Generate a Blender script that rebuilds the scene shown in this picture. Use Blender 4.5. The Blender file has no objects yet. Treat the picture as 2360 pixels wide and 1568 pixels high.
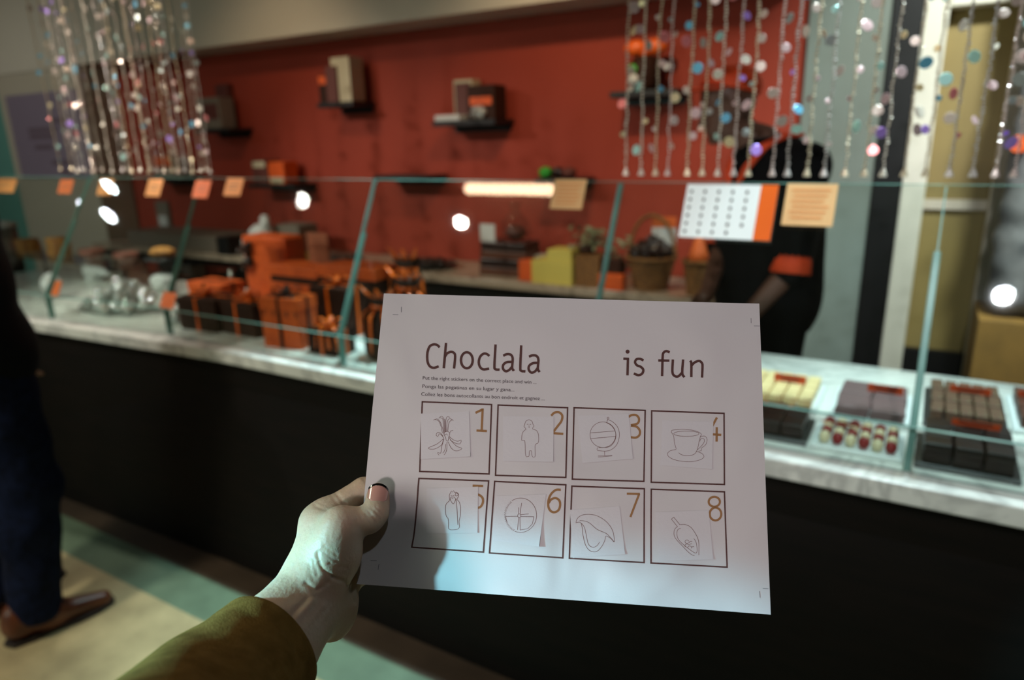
import bpy, math, random
import numpy as np
from mathutils import Vector, Matrix
random.seed(7)
C = bpy.context.scene.collection
SC = bpy.context.scene
PI = math.pi

# ------------------------------------------------------------------ camera
FPX, CX, CY, CAM_H = 1607.0, 1180.0, 784.0, 1.5
def ray(x, y): return np.array([(x-CX)/FPX, -(y-CY)/FPX, -1.0])
up = -ray(1330, 6280); up /= np.linalg.norm(up)
vx = ray(-1620, 402); vx -= vx.dot(up)*up; vx /= np.linalg.norm(vx)
AX = -vx; AZ = up; AY = np.cross(AZ, AX)
RM = np.array([AX, AY, AZ])                     # world = RM @ cam
ORG = np.array([0, 0, CAM_H])
cam_d = bpy.data.cameras.new('camera'); cam = bpy.data.objects.new('camera', cam_d); C.objects.link(cam)
M4 = Matrix([[*RM[0], 0], [*RM[1], 0], [*RM[2], CAM_H], [0, 0, 0, 1]])
cam.matrix_world = M4
cam_d.sensor_width = 23.5; cam_d.lens = FPX*23.5/2360; cam_d.clip_start = 0.02
cam_d.dof.use_dof = True; cam_d.dof.focus_distance = 0.495; cam_d.dof.aperture_fstop = 2.8
SC.camera = cam
SC.view_settings.view_transform = 'Standard'; SC.view_settings.look = 'None'
SC.view_settings.gamma = 1.0; SC.view_settings.exposure = 0.0
SC.view_settings.use_curve_mapping = False
SC.cycles.max_bounces = 10; SC.cycles.transparent_max_bounces = 24
SC.cycles.sample_clamp_indirect = 4.0
SC.cycles.caustics_reflective = False; SC.cycles.caustics_refractive = False

# ------------------------------------------------------------------ world and lights
w = bpy.data.worlds.new('world'); SC.world = w; w.use_nodes = True
w.node_tree.nodes['Background'].inputs[0].default_value = (0.55, 0.62, 0.60, 1)
w.node_tree.nodes['Background'].inputs[1].default_value = 0.05
def lamp(name, kind, loc, target, power, col, size=0.1, spot=60, blend=0.5, size_y=None):
    d = bpy.data.lights.new(name, kind); d.energy = power; d.color = col
    if kind == 'SPOT': d.spot_size = math.radians(spot); d.spot_blend = blend; d.shadow_soft_size = size
    if kind == 'AREA':
        d.size = size
        if size_y: d.shape = 'RECTANGLE'; d.size_y = size_y
    if kind == 'POINT': d.shadow_soft_size = size
    o = bpy.data.objects.new(name, d); C.objects.link(o); o.location = loc
    o.rotation_euler = (Vector(target)-Vector(loc)).to_track_quat('-Z', 'Y').to_euler()
    return o
WARM = (1.0, 0.72, 0.46); NEUT = (1.0, 0.93, 0.82); COLD = (0.62, 0.93, 1.0); GREEN = (0.72, 1.0, 0.80)
# wall washers behind the counter, plus fill spots added at the right
lamp('wall_spot', 'SPOT', (-1.25, 2.05, 2.66), (-1.6, 3.4, 1.2), 52, WARM, 0.05, 80, 0.9)
lamp('wall_spot', 'SPOT', (-3.1, 2.05, 2.66), (-3.5, 3.4, 1.1), 22, WARM, 0.05, 85, 0.9)
lamp('pillar_spot', 'SPOT', (-5.96, 0.44, 2.685), (-6.4, 3.0, 1.3), 95, NEUT, 0.05, 80, 0.9)
lamp('right_wall_fill', 'SPOT', (0.45, 2.25, 2.66), (0.0, 3.4, 1.45), 150, (0.94, 1.0, 0.94), 0.08, 70, 0.8)  # added to brighten the blue grey wall and door frame
lamp('stone_fill', 'SPOT', (0.75, 2.0, 2.66), (0.45, 3.0, 1.3), 70, (0.95, 1.0, 1.0), 0.06, 50, 0.8)  # added only to brighten the grey slab
# display lights: the round ceiling fixtures in front of the case and added spots overhead that have no fixture
lamp('deck_spot', 'SPOT', (0.35, -0.08, 2.685), (0.0, 2.1, 1.15), 120, (0.95, 0.97, 1.0), 0.035, 46, 0.6)
lamp('deck_spot', 'SPOT', (-2.62, 0.25, 2.685), (-1.75, 1.85, 1.15), 62, (0.98, 0.93, 0.86), 0.035, 62, 0.7)
lamp('deck_spot', 'SPOT', (-3.91, 0.42, 2.685), (-3.25, 1.9, 1.45), 230, NEUT, 0.035, 58, 0.8)
lamp('deck_fill', 'SPOT', (0.0, 1.98, 2.70), (0.0, 1.66, 0.8), 215, (0.74, 0.96, 1.0), 0.05, 50, 0.7)  # added overhead to brighten deck and marble strip, not the front face
lamp('deck_fill', 'SPOT', (-1.35, 1.98, 2.70), (-1.45, 1.56, 0.8), 320, (0.66, 0.95, 1.0), 0.05, 38, 0.8)
lamp('deck_fill', 'SPOT', (-3.0, 1.98, 2.70), (-3.0, 1.65, 0.8), 80, NEUT, 0.05, 50, 0.8)
# customer side
lamp('customer_side_fill', 'AREA', (-2.8, -2.8, 2.0), (-1.8, 0.9, 0.2), 30, (0.82, 1.0, 0.86), 2.4, size_y=1.6)  # added area light, not a window, for cool light from behind
lamp('floor_spot', 'SPOT', (-2.3, -0.2, 2.66), (-2.2, 0.75, 0.0), 100, (1.0, 0.90, 0.70), 0.12, 60, 0.9)
lamp('hand_light', 'SPOT', (-1.25, -0.40, 2.0), (-0.50, 0.33, 1.13), 24.0, (0.92, 1.0, 0.76), 0.20, 36, 0.9)
lamp('paper_light', 'SPOT', (-0.86, -0.34, 1.45), (-0.14, 0.38, 0.97), 80.0, (0.30, 0.84, 1.0), 0.012, 28, 0.34)
lamp('paper_fill', 'SPOT', (0.35, -1.6, 1.72), (-0.2, 0.4, 1.27), 75, (1.0, 0.87, 0.88), 0.12, 21, 0.9)

# ------------------------------------------------------------------ layout helpers
def W(x, y): return RM @ ray(x, y)
def onz(x, y, z): d = W(x, y); return ORG + d*((z-CAM_H)/d[2])
def ony(x, y, Y): d = W(x, y); return ORG + d*(Y/d[1])
def onx(x, y, X): d = W(x, y); return ORG + d*(X/d[0])
def lin(c): return tuple(((v/255)/12.92 if v/255 <= 0.04045 else ((v/255+0.055)/1.055)**2.4) for v in c)+(1.0,)

# ------------------------------------------------------------------ materials
def mat(name, col, rough=0.6, metal=0.0, col2=None, scale=8.0, bump=0.0, bscale=None, spec=0.5, coat=0.0, sss=0.0, detail=4.0, lo=0.35, hi=0.65, sheen=0.0, stretch=None):
    m = bpy.data.materials.new(name); m.use_nodes = True; nt = m.node_tree
    b = nt.nodes['Principled BSDF']; b.inputs['Base Color'].default_value = lin(col)
    b.inputs['Roughness'].default_value = rough; b.inputs['Metallic'].default_value = metal
    b.inputs['Specular IOR Level'].default_value = spec; b.inputs['Coat Weight'].default_value = coat
    b.inputs['Sheen Weight'].default_value = sheen
    if sss:
        b.inputs['Subsurface Weight'].default_value = sss
        b.inputs['Subsurface Radius'].default_value = (0.012, 0.004, 0.002); b.inputs['Subsurface Scale'].default_value = 1.0
    tc = nt.nodes.new('ShaderNodeTexCoord')
    src = tc.outputs['Object']
    if stretch:
        mp = nt.nodes.new('ShaderNodeMapping'); mp.inputs['Scale'].default_value = stretch
        nt.links.new(src, mp.inputs[0]); src = mp.outputs[0]
    if col2:
        n = nt.nodes.new('ShaderNodeTexNoise'); n.inputs['Scale'].default_value = scale; n.inputs['Detail'].default_value = detail
        nt.links.new(src, n.inputs['Vector'])
        r = nt.nodes.new('ShaderNodeValToRGB'); r.color_ramp.elements[0].position = lo; r.color_ramp.elements[1].position = hi
        r.color_ramp.elements[0].color = lin(col); r.color_ramp.elements[1].color = lin(col2)
        nt.links.new(n.outputs['Fac'], r.inputs[0]); nt.links.new(r.outputs[0], b.inputs['Base Color'])
    if bump:
        n2 = nt.nodes.new('ShaderNodeTexNoise'); n2.inputs['Scale'].default_value = bscale or scale*4; n2.inputs['Detail'].default_value = 5
        nt.links.new(src, n2.inputs['Vector'])
        bp = nt.nodes.new('ShaderNodeBump'); bp.inputs['Strength'].default_value = bump; bp.inputs['Distance'].default_value = 0.004
        nt.links.new(n2.outputs['Fac'], bp.inputs['Height']); nt.links.new(bp.outputs[0], b.inputs['Normal'])
    return m
def glass_mat(name, tint, gloss=1.0):
    m = bpy.data.materials.new(name); m.use_nodes = True; nt = m.node_tree; nt.nodes.remove(nt.nodes['Principled BSDF'])
    out = nt.nodes['Material Output']; t = nt.nodes.new('ShaderNodeBsdfTransparent'); t.inputs[0].default_value = (*tint, 1)
    g = nt.nodes.new('ShaderNodeBsdfGlossy'); g.inputs['Roughness'].default_value = 0.02
    lw = nt.nodes.new('ShaderNodeLayerWeight'); lw.inputs[0].default_value = 0.5
    pw = nt.nodes.new('ShaderNodeMath'); pw.operation = 'POWER'; pw.inputs[1].default_value = 5.0
    mu = nt.nodes.new('ShaderNodeMath'); mu.operation = 'MULTIPLY_ADD'; mu.inputs[1].default_value = 0.96*gloss; mu.inputs[2].default_value = 0.04*gloss
    mx = nt.nodes.new('ShaderNodeMixShader'); nt.links.new(lw.outputs['Facing'], pw.inputs[0]); nt.links.new(pw.outputs[0], mu.inputs[0]); nt.links.new(mu.outputs[0], mx.inputs[0])
    nt.links.new(t.outputs[0], mx.inputs[1]); nt.links.new(g.outputs[0], mx.inputs[2]); nt.links.new(mx.outputs[0], out.inputs[0])
    return m
def emit_mat(name, col, s):
    m = bpy.data.materials.new(name); m.use_nodes = True; nt = m.node_tree; nt.nodes.remove(nt.nodes['Principled BSDF'])
    e = nt.nodes.new('ShaderNodeEmission'); e.inputs[0].default_value = (*col, 1); e.inputs[1].default_value = s
    nt.links.new(e.outputs[0], nt.nodes['Material Output'].inputs[0]); return m
def foil_mat(name, stops, rough=0.18, metal=0.85):
    m = bpy.data.materials.new(name); m.use_nodes = True; nt = m.node_tree; b = nt.nodes['Principled BSDF']
    oi = nt.nodes.new('ShaderNodeObjectInfo'); r = nt.nodes.new('ShaderNodeValToRGB'); r.color_ramp.interpolation = 'CONSTANT'
    while len(r.color_ramp.elements) < len(stops): r.color_ramp.elements.new(0.5)
    for i, c in enumerate(stops): r.color_ramp.elements[i].position = i/len(stops); r.color_ramp.elements[i].color = lin(c)
    nt.links.new(oi.outputs['Random'], r.inputs[0]); nt.links.new(r.outputs[0], b.inputs['Base Color'])
    b.inputs['Roughness'].default_value = rough; b.inputs['Metallic'].default_value = metal
    return m

MT = {}
MT['red'] = mat('red_wall_paint', (154, 54, 32), 0.75, col2=(147, 50, 29), scale=2.0, bump=0.05, bscale=120)
MT['beige_wall'] = mat('beige_wall_paint', (176, 168, 150), 0.85, bump=0.04, bscale=90)
MT['soffit'] = mat('soffit_paint', (196, 190, 174), 0.85)
MT['bluewall'] = mat('blue_grey_wall_paint', (136, 150, 144), 0.8, col2=(122, 128, 118), scale=0.9)
MT['darkwall'] = mat('dark_wall_paint', (70, 64, 58), 0.8)
MT['ceil'] = mat('ceiling_paint', (120, 116, 108), 0.9)
MT['darkwood'] = mat('dark_stained_wood', (17, 11, 8), 0.6, col2=(10, 7, 5), scale=5, stretch=(1, 1, 8), bump=0.08, spec=0.2)
MT['black'] = mat('black_panel', (12, 12, 13), 0.5)
MT['white_trim'] = mat('white_gloss_trim', (226, 222, 206), 0.5)
MT['olive'] = mat('olive_door_paint', (150, 130, 78), 0.6, col2=(128, 110, 70), scale=1.6)
MT['palewall'] = mat('pale_pink_panel', (205, 192, 176), 0.6)
MT['stone'] = mat('grey_stone', (132, 132, 132), 0.7, col2=(92, 94, 96), scale=9, bump=0.6, bscale=14)
MT['ochre'] = mat('ochre_board', (160, 122, 60), 0.7, col2=(146, 112, 56), scale=12)
MT['turq'] = mat('turquoise_panel', (96, 150, 138), 0.6)
MT['steel'] = mat('brushed_steel', (150, 148, 142), 0.35, 0.9)
MT['foil'] = mat('crinkled_silver_foil', (222, 224, 220), 0.14, 0.72, bump=1.0, bscale=60)
MT['orange'] = mat('orange_card', (222, 92, 24), 0.55, col2=(208, 82, 22), scale=20)
MT['orange_sat'] = mat('orange_satin_ribbon', (240, 104, 24), 0.35)
MT['brown_card'] = mat('dark_brown_card', (52, 28, 18), 0.6, spec=0.2)
MT['brown_sat'] = mat('brown_satin_ribbon', (44, 24, 18), 0.35)
MT['tag'] = mat('orange_tag_card', (236, 152, 84), 0.6)
MT['tag_dark'] = mat('deep_orange_tag_card', (226, 108, 48), 0.6)
MT['sign'] = mat('orange_sign_card', (214, 80, 30), 0.55)
MT['peach'] = mat('peach_sheet', (240, 190, 130), 0.6)
MT['white_sheet'] = mat('white_sheet_paper', (242, 248, 246), 0.55)
MT['grey_print'] = mat('grey_print_ink', (120, 104, 84), 0.7)
MT['dark_print'] = mat('dark_print_ink', (50, 42, 40), 0.7)
MT['white_card'] = mat('white_card', (206, 208, 206), 0.6)
MT['yellow'] = mat('yellow_card_box', (214, 196, 96), 0.6)
MT['wicker'] = mat('woven_wicker', (150, 104, 52), 0.75, col2=(88, 56, 28), scale=60, bump=0.8, bscale=60, stretch=(1, 1, 3))
MT['dark_choc'] = mat('dark_chocolate', (44, 27, 22), 0.35, col2=(34, 21, 18), scale=20)
MT['milk_choc'] = mat('milk_chocolate', (96, 58, 42), 0.4, col2=(78, 46, 34), scale=26)
MT['violet_choc'] = mat('violet_brown_chocolate', (112, 88, 88), 0.45)
MT['white_choc'] = mat('white_chocolate', (238, 214, 156), 0.45, col2=(214, 160, 110), scale=46, lo=0.5, hi=0.75)
MT['berry_choc'] = mat('red_berry_chocolate', (140, 26, 30), 0.35)
MT['cream_choc'] = mat('cream_chocolate_top', (232, 220, 178), 0.4)
MT['green_choc'] = mat('pistachio_chocolate', (98, 68, 50), 0.6, col2=(116, 128, 84), scale=110, lo=0.6, hi=0.72)
MT['wax'] = mat('white_wax_paper', (224, 232, 230), 0.45)
MT['slate'] = mat('dark_slate_tray', (38, 40, 40), 0.4)
MT['biscuit'] = mat('golden_biscuit', (206, 148, 72), 0.6, col2=(150, 96, 44), scale=30, bump=0.4)
MT['pinkplate'] = mat('pinkish_brown_ceramic', (132, 84, 70), 0.35)
MT['leaf'] = mat('grey_green_leaf', (96, 104, 72), 0.6, col2=(150, 152, 120), scale=30)
MT['green'] = mat('bright_green_plastic', (60, 170, 60), 0.4)
MT['cream_box'] = mat('cream_card_box', (196, 186, 156), 0.6)
MT['grey_box'] = mat('grey_card_box', (118, 108, 96), 0.7)
MT['brownred'] = mat('brown_red_print', (96, 48, 40), 0.6)
MT['glass'] = glass_mat('clear_display_glass', (0.93, 0.97, 0.955))
MT['edge'] = mat('green_glass_edge', (132, 176, 164), 0.25, col2=(104, 152, 142), scale=6)
MT['thinglass'] = glass_mat('thin_clear_glass', (0.96, 0.98, 0.97))
MT['cello'] = glass_mat('clear_cellophane', (0.90, 0.88, 0.86), 1.5)
MT['skin'] = mat('pale_skin', (196, 172, 148), 0.5, col2=(186, 150, 128), scale=26, bump=0.16, bscale=330, sss=0.25, lo=0.4, hi=0.75)
MT['darkskin'] = mat('brown_skin', (92, 60, 46), 0.5, sss=0.0)
MT['lightskin'] = mat('light_skin', (190, 150, 126), 0.5)
MT['nail'] = mat('clear_pink_nail', (200, 148, 134), 0.12, coat=1.0)
MT['nail_black'] = mat('black_nail_polish', (10, 8, 8), 0.12, coat=1.0)
MT['wool'] = mat('olive_brown_wool', (122, 92, 46), 0.98, col2=(102, 75, 34), scale=90, bump=0.25, bscale=900, spec=0.05)
MT['ring'] = mat('dark_patterned_metal', (92, 76, 50), 0.3, 0.9, col2=(22, 18, 14), scale=220)
MT['navy'] = mat('navy_denim', (22, 30, 56), 0.85, col2=(14, 20, 38), scale=40, bump=0.3, spec=0.1)
MT['jacket'] = mat('black_blue_jacket', (12, 15, 20), 0.8, bump=0.3, bscale=30, spec=0.15)
MT['leather'] = mat('brown_leather', (112, 62, 38), 0.35, col2=(84, 44, 28), scale=14)
MT['sole'] = mat('dark_shoe_sole', (34, 22, 18), 0.6)
MT['uniform'] = mat('black_uniform_cloth', (9, 9, 10), 0.9, spec=0.15)
MT['uni_orange'] = mat('orange_uniform_trim', (214, 66, 18), 0.7)
MT['hair'] = mat('dark_hair', (16, 12, 10), 0.6)
MT['eye'] = mat('eye_white', (200, 196, 190), 0.3)
MT['headline'] = mat('brown_headline_ink', (84, 44, 40), 0.7, col2=(70, 36, 32), scale=900)
MT['number'] = mat('tan_number_ink', (150, 106, 64), 0.7)
MT['text'] = mat('dark_text_ink', (62, 50, 52), 0.7)
MT['line'] = mat('thin_brown_line_ink', (118, 84, 80), 0.7)
MT['mark'] = mat('grey_crop_mark_ink', (84, 84, 90), 0.7)
MT['bead'] = foil_mat('iridescent_bead_thread', [(232, 216, 200), (222, 200, 192), (206, 198, 192), (226, 208, 178), (236, 224, 208)], 0.32, 0.35)
MT['sequin'] = foil_mat('iridescent_sequin', [(225, 190, 190), (200, 180, 168), (180, 225, 215), (225, 205, 195), (176, 140, 225), (230, 210, 165), (160, 165, 160), (225, 195, 195), (110, 180, 210), (176, 156, 146), (240, 230, 212), (225, 205, 190), (225, 130, 130)], 0.3, 0.35)
MT['lamp_glow'] = emit_mat('spot_lamp_glow', (1.0, 0.93, 0.82), 160)
MT['lamp_cold'] = emit_mat('cold_spot_lamp_glow', (0.85, 0.95, 1.0), 160)
MT['tube_glow'] = emit_mat('warm_tube_glow', (1.0, 0.66, 0.42), 30)

def paper_material():
    m = mat('creased_white_paper', (203, 196, 198), 0.42, spec=0.35)
    nt = m.node_tree; b = nt.nodes['Principled BSDF']; tc = nt.nodes.new('ShaderNodeTexCoord')
    n1 = nt.nodes.new('ShaderNodeTexNoise'); n1.inputs['Scale'].default_value = 9; n1.inputs['Detail'].default_value = 2; n1.inputs['Distortion'].default_value = 0.6
    n2 = nt.nodes.new('ShaderNodeTexNoise'); n2.inputs['Scale'].default_value = 700; n2.inputs['Detail'].default_value = 2
    for n in (n1, n2): nt.links.new(tc.outputs['Object'], n.inputs['Vector'])
    b1 = nt.nodes.new('ShaderNodeBump'); b1.inputs['Strength'].default_value = 0.8; b1.inputs['Distance'].default_value = 0.009
    b2 = nt.nodes.new('ShaderNodeBump'); b2.inputs['Strength'].default_value = 0.10; b2.inputs['Distance'].default_value = 0.0004
    nt.links.new(n1.outputs['Fac'], b1.inputs['Height']); nt.links.new(n2.outputs['Fac'], b2.inputs['Height'])
    nt.links.new(b1.outputs[0], b2.inputs['Normal']); nt.links.new(b2.outputs[0], b.inputs['Normal'])
    return m
MT['paper'] = paper_material()
def marble(name, base, vein):
    m = mat(name, base, 0.16, spec=0.5); nt = m.node_tree; b = nt.nodes['Principled BSDF']; tc = nt.nodes.new('ShaderNodeTexCoord')
    n = nt.nodes.new('ShaderNodeTexNoise'); n.inputs['Scale'].default_value = 2.4; n.inputs['Detail'].default_value = 8; n.inputs['Distortion'].default_value = 2.2
    r = nt.nodes.new('ShaderNodeValToRGB'); e = r.color_ramp.elements; e[0].position = 0.46; e[0].color = lin(base); e[1].position = 0.54; e[1].color = lin(base)
    mid = e.new(0.5); mid.color = lin(vein)
    nt.links.new(tc.outputs['Object'], n.inputs['Vector']); nt.links.new(n.outputs['Fac'], r.inputs[0]); nt.links.new(r.outputs[0], b.inputs['Base Color'])
    return m
MT['marble'] = marble('white_veined_marble', (228, 230, 222), (192, 194, 188))
MT['marble_warm'] = marble('warm_grey_marble', (176, 160, 140), (128, 114, 98))
def floor_material():
    m = mat('striped_stone_floor', (150, 138, 108), 0.4); nt = m.node_tree; b = nt.nodes['Principled BSDF']
    tc = nt.nodes.new('ShaderNodeTexCoord'); sp = nt.nodes.new('ShaderNodeSeparateXYZ'); nt.links.new(tc.outputs['Object'], sp.inputs[0])
    r = nt.nodes.new('ShaderNodeValToRGB'); r.color_ramp.interpolation = 'CONSTANT'
    mr = nt.nodes.new('ShaderNodeMapRange'); mr.inputs[1].default_value = -5; mr.inputs[2].default_value = 5
    nt.links.new(sp.outputs['Y'], mr.inputs[0]); nt.links.new(mr.outputs[0], r.inputs[0])
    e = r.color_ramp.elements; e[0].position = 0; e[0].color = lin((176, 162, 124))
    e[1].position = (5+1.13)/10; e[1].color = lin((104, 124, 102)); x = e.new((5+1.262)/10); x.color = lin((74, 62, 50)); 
    n = nt.nodes.new('ShaderNodeTexNoise'); n.inputs['Scale'].default_value = 7; n.inputs['Detail'].default_value = 6
    nt.links.new(tc.outputs['Object'], n.inputs['Vector'])
    r2 = nt.nodes.new('ShaderNodeValToRGB'); r2.color_ramp.elements[0].color = (0.62, 0.62, 0.62, 1); r2.color_ramp.elements[1].color = (1.2, 1.2, 1.2, 1)
    r2.color_ramp.elements[0].position = 0.3; r2.color_ramp.elements[1].position = 0.7
    mx = nt.nodes.new('ShaderNodeMix'); mx.data_type = 'RGBA'; mx.blend_type = 'MULTIPLY'; mx.inputs[0].default_value = 0.8
    nt.links.new(n.outputs['Fac'], r2.inputs[0]); nt.links.new(r.outputs[0], mx.inputs[6]); nt.links.new(r2.outputs[0], mx.inputs[7]); nt.links.new(mx.outputs[2], b.inputs['Base Color'])
    return m
MT['floor'] = floor_material()

# ------------------------------------------------------------------ mesh building
class MB:
    def __init__(s): s.v = []; s.f = []; s.mi = []
    def add(s, vs, fs, mi=0):
        o = len(s.v); s.v += [tuple(map(float, p)) for p in vs]; s.f += [tuple(i+o for i in f) for f in fs]; s.mi += [mi]*len(fs); return s
    def box(s, x0, x1, y0, y1, z0, z1, mi=0, rz=0.0):
        cx, cy = (x0+x1)/2, (y0+y1)/2; vs = []
        for z in (z0, z1):
            for (x, y) in ((x0, y0), (x1, y0), (x1, y1), (x0, y1)):
                dx, dy = x-cx, y-cy; vs.append((cx+dx*math.cos(rz)-dy*math.sin(rz), cy+dx*math.sin(rz)+dy*math.cos(rz), z))
        return s.add(vs, [(3, 2, 1, 0), (4, 5, 6, 7), (0, 1, 5, 4), (1, 2, 6, 5), (2, 3, 7, 6), (3, 0, 4, 7)], mi)
    def lathe(s, prof, n=24, c=(0, 0, 0), mi=0, sx=1, sy=1):
        vs = []; fs = []
        for r, z in prof:
            for k in range(n): a = 2*PI*k/n; vs.append((c[0]+r*sx*math.cos(a), c[1]+r*sy*math.sin(a), c[2]+z))
        for i in range(len(prof)-1):
            for k in range(n): fs.append((i*n+k, i*n+(k+1) % n, (i+1)*n+(k+1) % n, (i+1)*n+k))
        fs.append(tuple(range(n-1, -1, -1))); fs.append(tuple((len(prof)-1)*n+k for k in range(n)))
        return s.add(vs, fs, mi)
    def tube(s, pts, r, n=8, mi=0, flat=1.0, cap=True):
        P = [Vector(p) for p in pts]; rs = r if isinstance(r, (list, tuple)) else [r]*len(P); vs = []; fs = []
        prev = None
        for i, p in enumerate(P):
            t = (P[min(i+1, len(P)-1)]-P[max(i-1, 0)]).normalized()
            if prev is None:
                a = Vector((0, 0, 1)) if abs(t.z) < 0.9 else Vector((1, 0, 0)); u = t.cross(a).normalized()
            else: u = (prev-t*prev.dot(t)).normalized()
            prev = u; q = t.cross(u)
            for k in range(n): an = 2*PI*k/n; vs.append(tuple(p+u*rs[i]*math.cos(an)+q*rs[i]*flat*math.sin(an)))
        for i in range(len(P)-1):
            for k in range(n): fs.append((i*n+k, i*n+(k+1) % n, (i+1)*n+(k+1) % n, (i+1)*n+k))
        if cap: fs.append(tuple(range(n-1, -1, -1))); fs.append(tuple((len(P)-1)*n+k for k in range(n)))
        return s.add(vs, fs, mi)
    def ball(s, c, rx, ry=None, rz=None, n=14, m=9, mi=0, jit=0.0):
        ry = ry or rx; rz = rz or rx; vs = [(c[0], c[1], c[2]-rz)]; fs = []
        for i in range(1, m):
            a = PI*i/m
            for k in range(n):
                b = 2*PI*k/n; j = 1+random.uniform(-jit, jit); vs.append((c[0]+rx*j*math.sin(a)*math.cos(b), c[1]+ry*j*math.sin(a)*math.sin(b), c[2]-rz*j*math.cos(a)))
        vs.append((c[0], c[1], c[2]+rz)); L = len(vs)-1
        for k in range(n):
            fs.append((0, 1+(k+1) % n, 1+k)); fs.append((L, 1+(m-2)*n+k, 1+(m-2)*n+(k+1) % n))
            for i in range(m-2): fs.append((1+i*n+k, 1+i*n+(k+1) % n, 1+(i+1)*n+(k+1) % n, 1+(i+1)*n+k))
        return s.add(vs, fs, mi)
    def build(s, name, m, parent=None, smooth=False, bevel=0.0):
        me = bpy.data.meshes.new(name); me.from_pydata(s.v, [], s.f); me.update()
        for x in (m if isinstance(m, (list, tuple)) else [m]): me.materials.append(MT[x] if isinstance(x, str) else x)
        me.polygons.foreach_set('material_index', s.mi)
        if smooth: me.polygons.foreach_set('use_smooth', [True]*len(me.polygons))
        o = bpy.data.objects.new(name, me); C.objects.link(o)
        if parent: o.parent = parent
        if bevel:
            b = o.modifiers.new('bevel', 'BEVEL'); b.width = bevel; b.segments = 2; b.limit_method = 'ANGLE'
        return o
def tag(o, label, cat, group=None, kind=None):
    if label: o['label'] = label
    if cat: o['category'] = cat
    if group: o['group'] = group
    if kind: o['kind'] = kind
    return o
def thing(name, loc, label, cat, group=None, rz=0.0):
    o = bpy.data.objects.new(name, None); C.objects.link(o); o.location = tuple(map(float, loc)); o.rotation_euler = (0, 0, rz); o.empty_display_size = 0.05
    return tag(o, label, cat, group)
def struct(name, mb, m, parent=None, bevel=0.0):
    o = mb.build(name, m, parent, bevel=bevel)
    if not parent: o['kind'] = 'structure'
    return o
def copy_tree(o, parent=None):
    c = o.copy(); C.objects.link(c); c.parent = parent
    for ch in list(o.children): copy_tree(ch, c)
    return c

# ------------------------------------------------------------------ signed distance modelling (bodies, hand, clothes)
def surface_nets(D, org, h):
    S = D < 0
    nx, ny, nz = D.shape
    cs = np.zeros((nx-1, ny-1, nz-1), np.int8)
    for i in (0, 1):
        for j in (0, 1):
            for k in (0, 1): cs += S[i:nx-1+i, j:ny-1+j, k:nz-1+k]
    act = (cs > 0) & (cs < 8); idx = -np.ones(act.shape, np.int64); cells = np.argwhere(act); idx[act] = np.arange(len(cells))
    acc = np.zeros((len(cells), 3)); cnt = np.zeros(len(cells))
    cor = [(i, j, k) for i in (0, 1) for j in (0, 1) for k in (0, 1)]
    val = {c: D[cells[:, 0]+c[0], cells[:, 1]+c[1], cells[:, 2]+c[2]] for c in cor}
    for c in cor:
        for ax in range(3):
            if c[ax] == 0:
                d = list(c); d[ax] = 1; d = tuple(d); a, b = val[c], val[d]; m = (a < 0) != (b < 0)
                t = np.where(m, a/np.where(m, a-b, 1), 0); p = np.tile(np.array(c, float), (len(cells), 1)); p[:, ax] += t
                acc[m] += p[m]; cnt[m] += 1
    V = org+(cells+acc/cnt[:, None])*h
    F = []
    for ax in range(3):
        o1, o2 = [(1, 2), (2, 0), (0, 1)][ax]
        sl0 = [slice(None)]*3; sl1 = [slice(None)]*3; sl0[ax] = slice(0, -1); sl1[ax] = slice(1, None)
        e = np.argwhere(S[tuple(sl0)] != S[tuple(sl1)])
        e = e[(e[:, o1] > 0) & (e[:, o2] > 0) & (e[:, o1] < D.shape[o1]-1) & (e[:, o2] < D.shape[o2]-1)]
        ins = S[e[:, 0], e[:, 1], e[:, 2]]
        def cell(a, b):
            q = e.copy(); q[:, o1] -= a; q[:, o2] -= b; return idx[q[:, 0], q[:, 1], q[:, 2]]
        q = np.stack([cell(1, 1), cell(0, 1), cell(0, 0), cell(1, 0)], 1); q[~ins] = q[~ins][:, ::-1]
        F.append(q)
    return V, np.concatenate(F)
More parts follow.
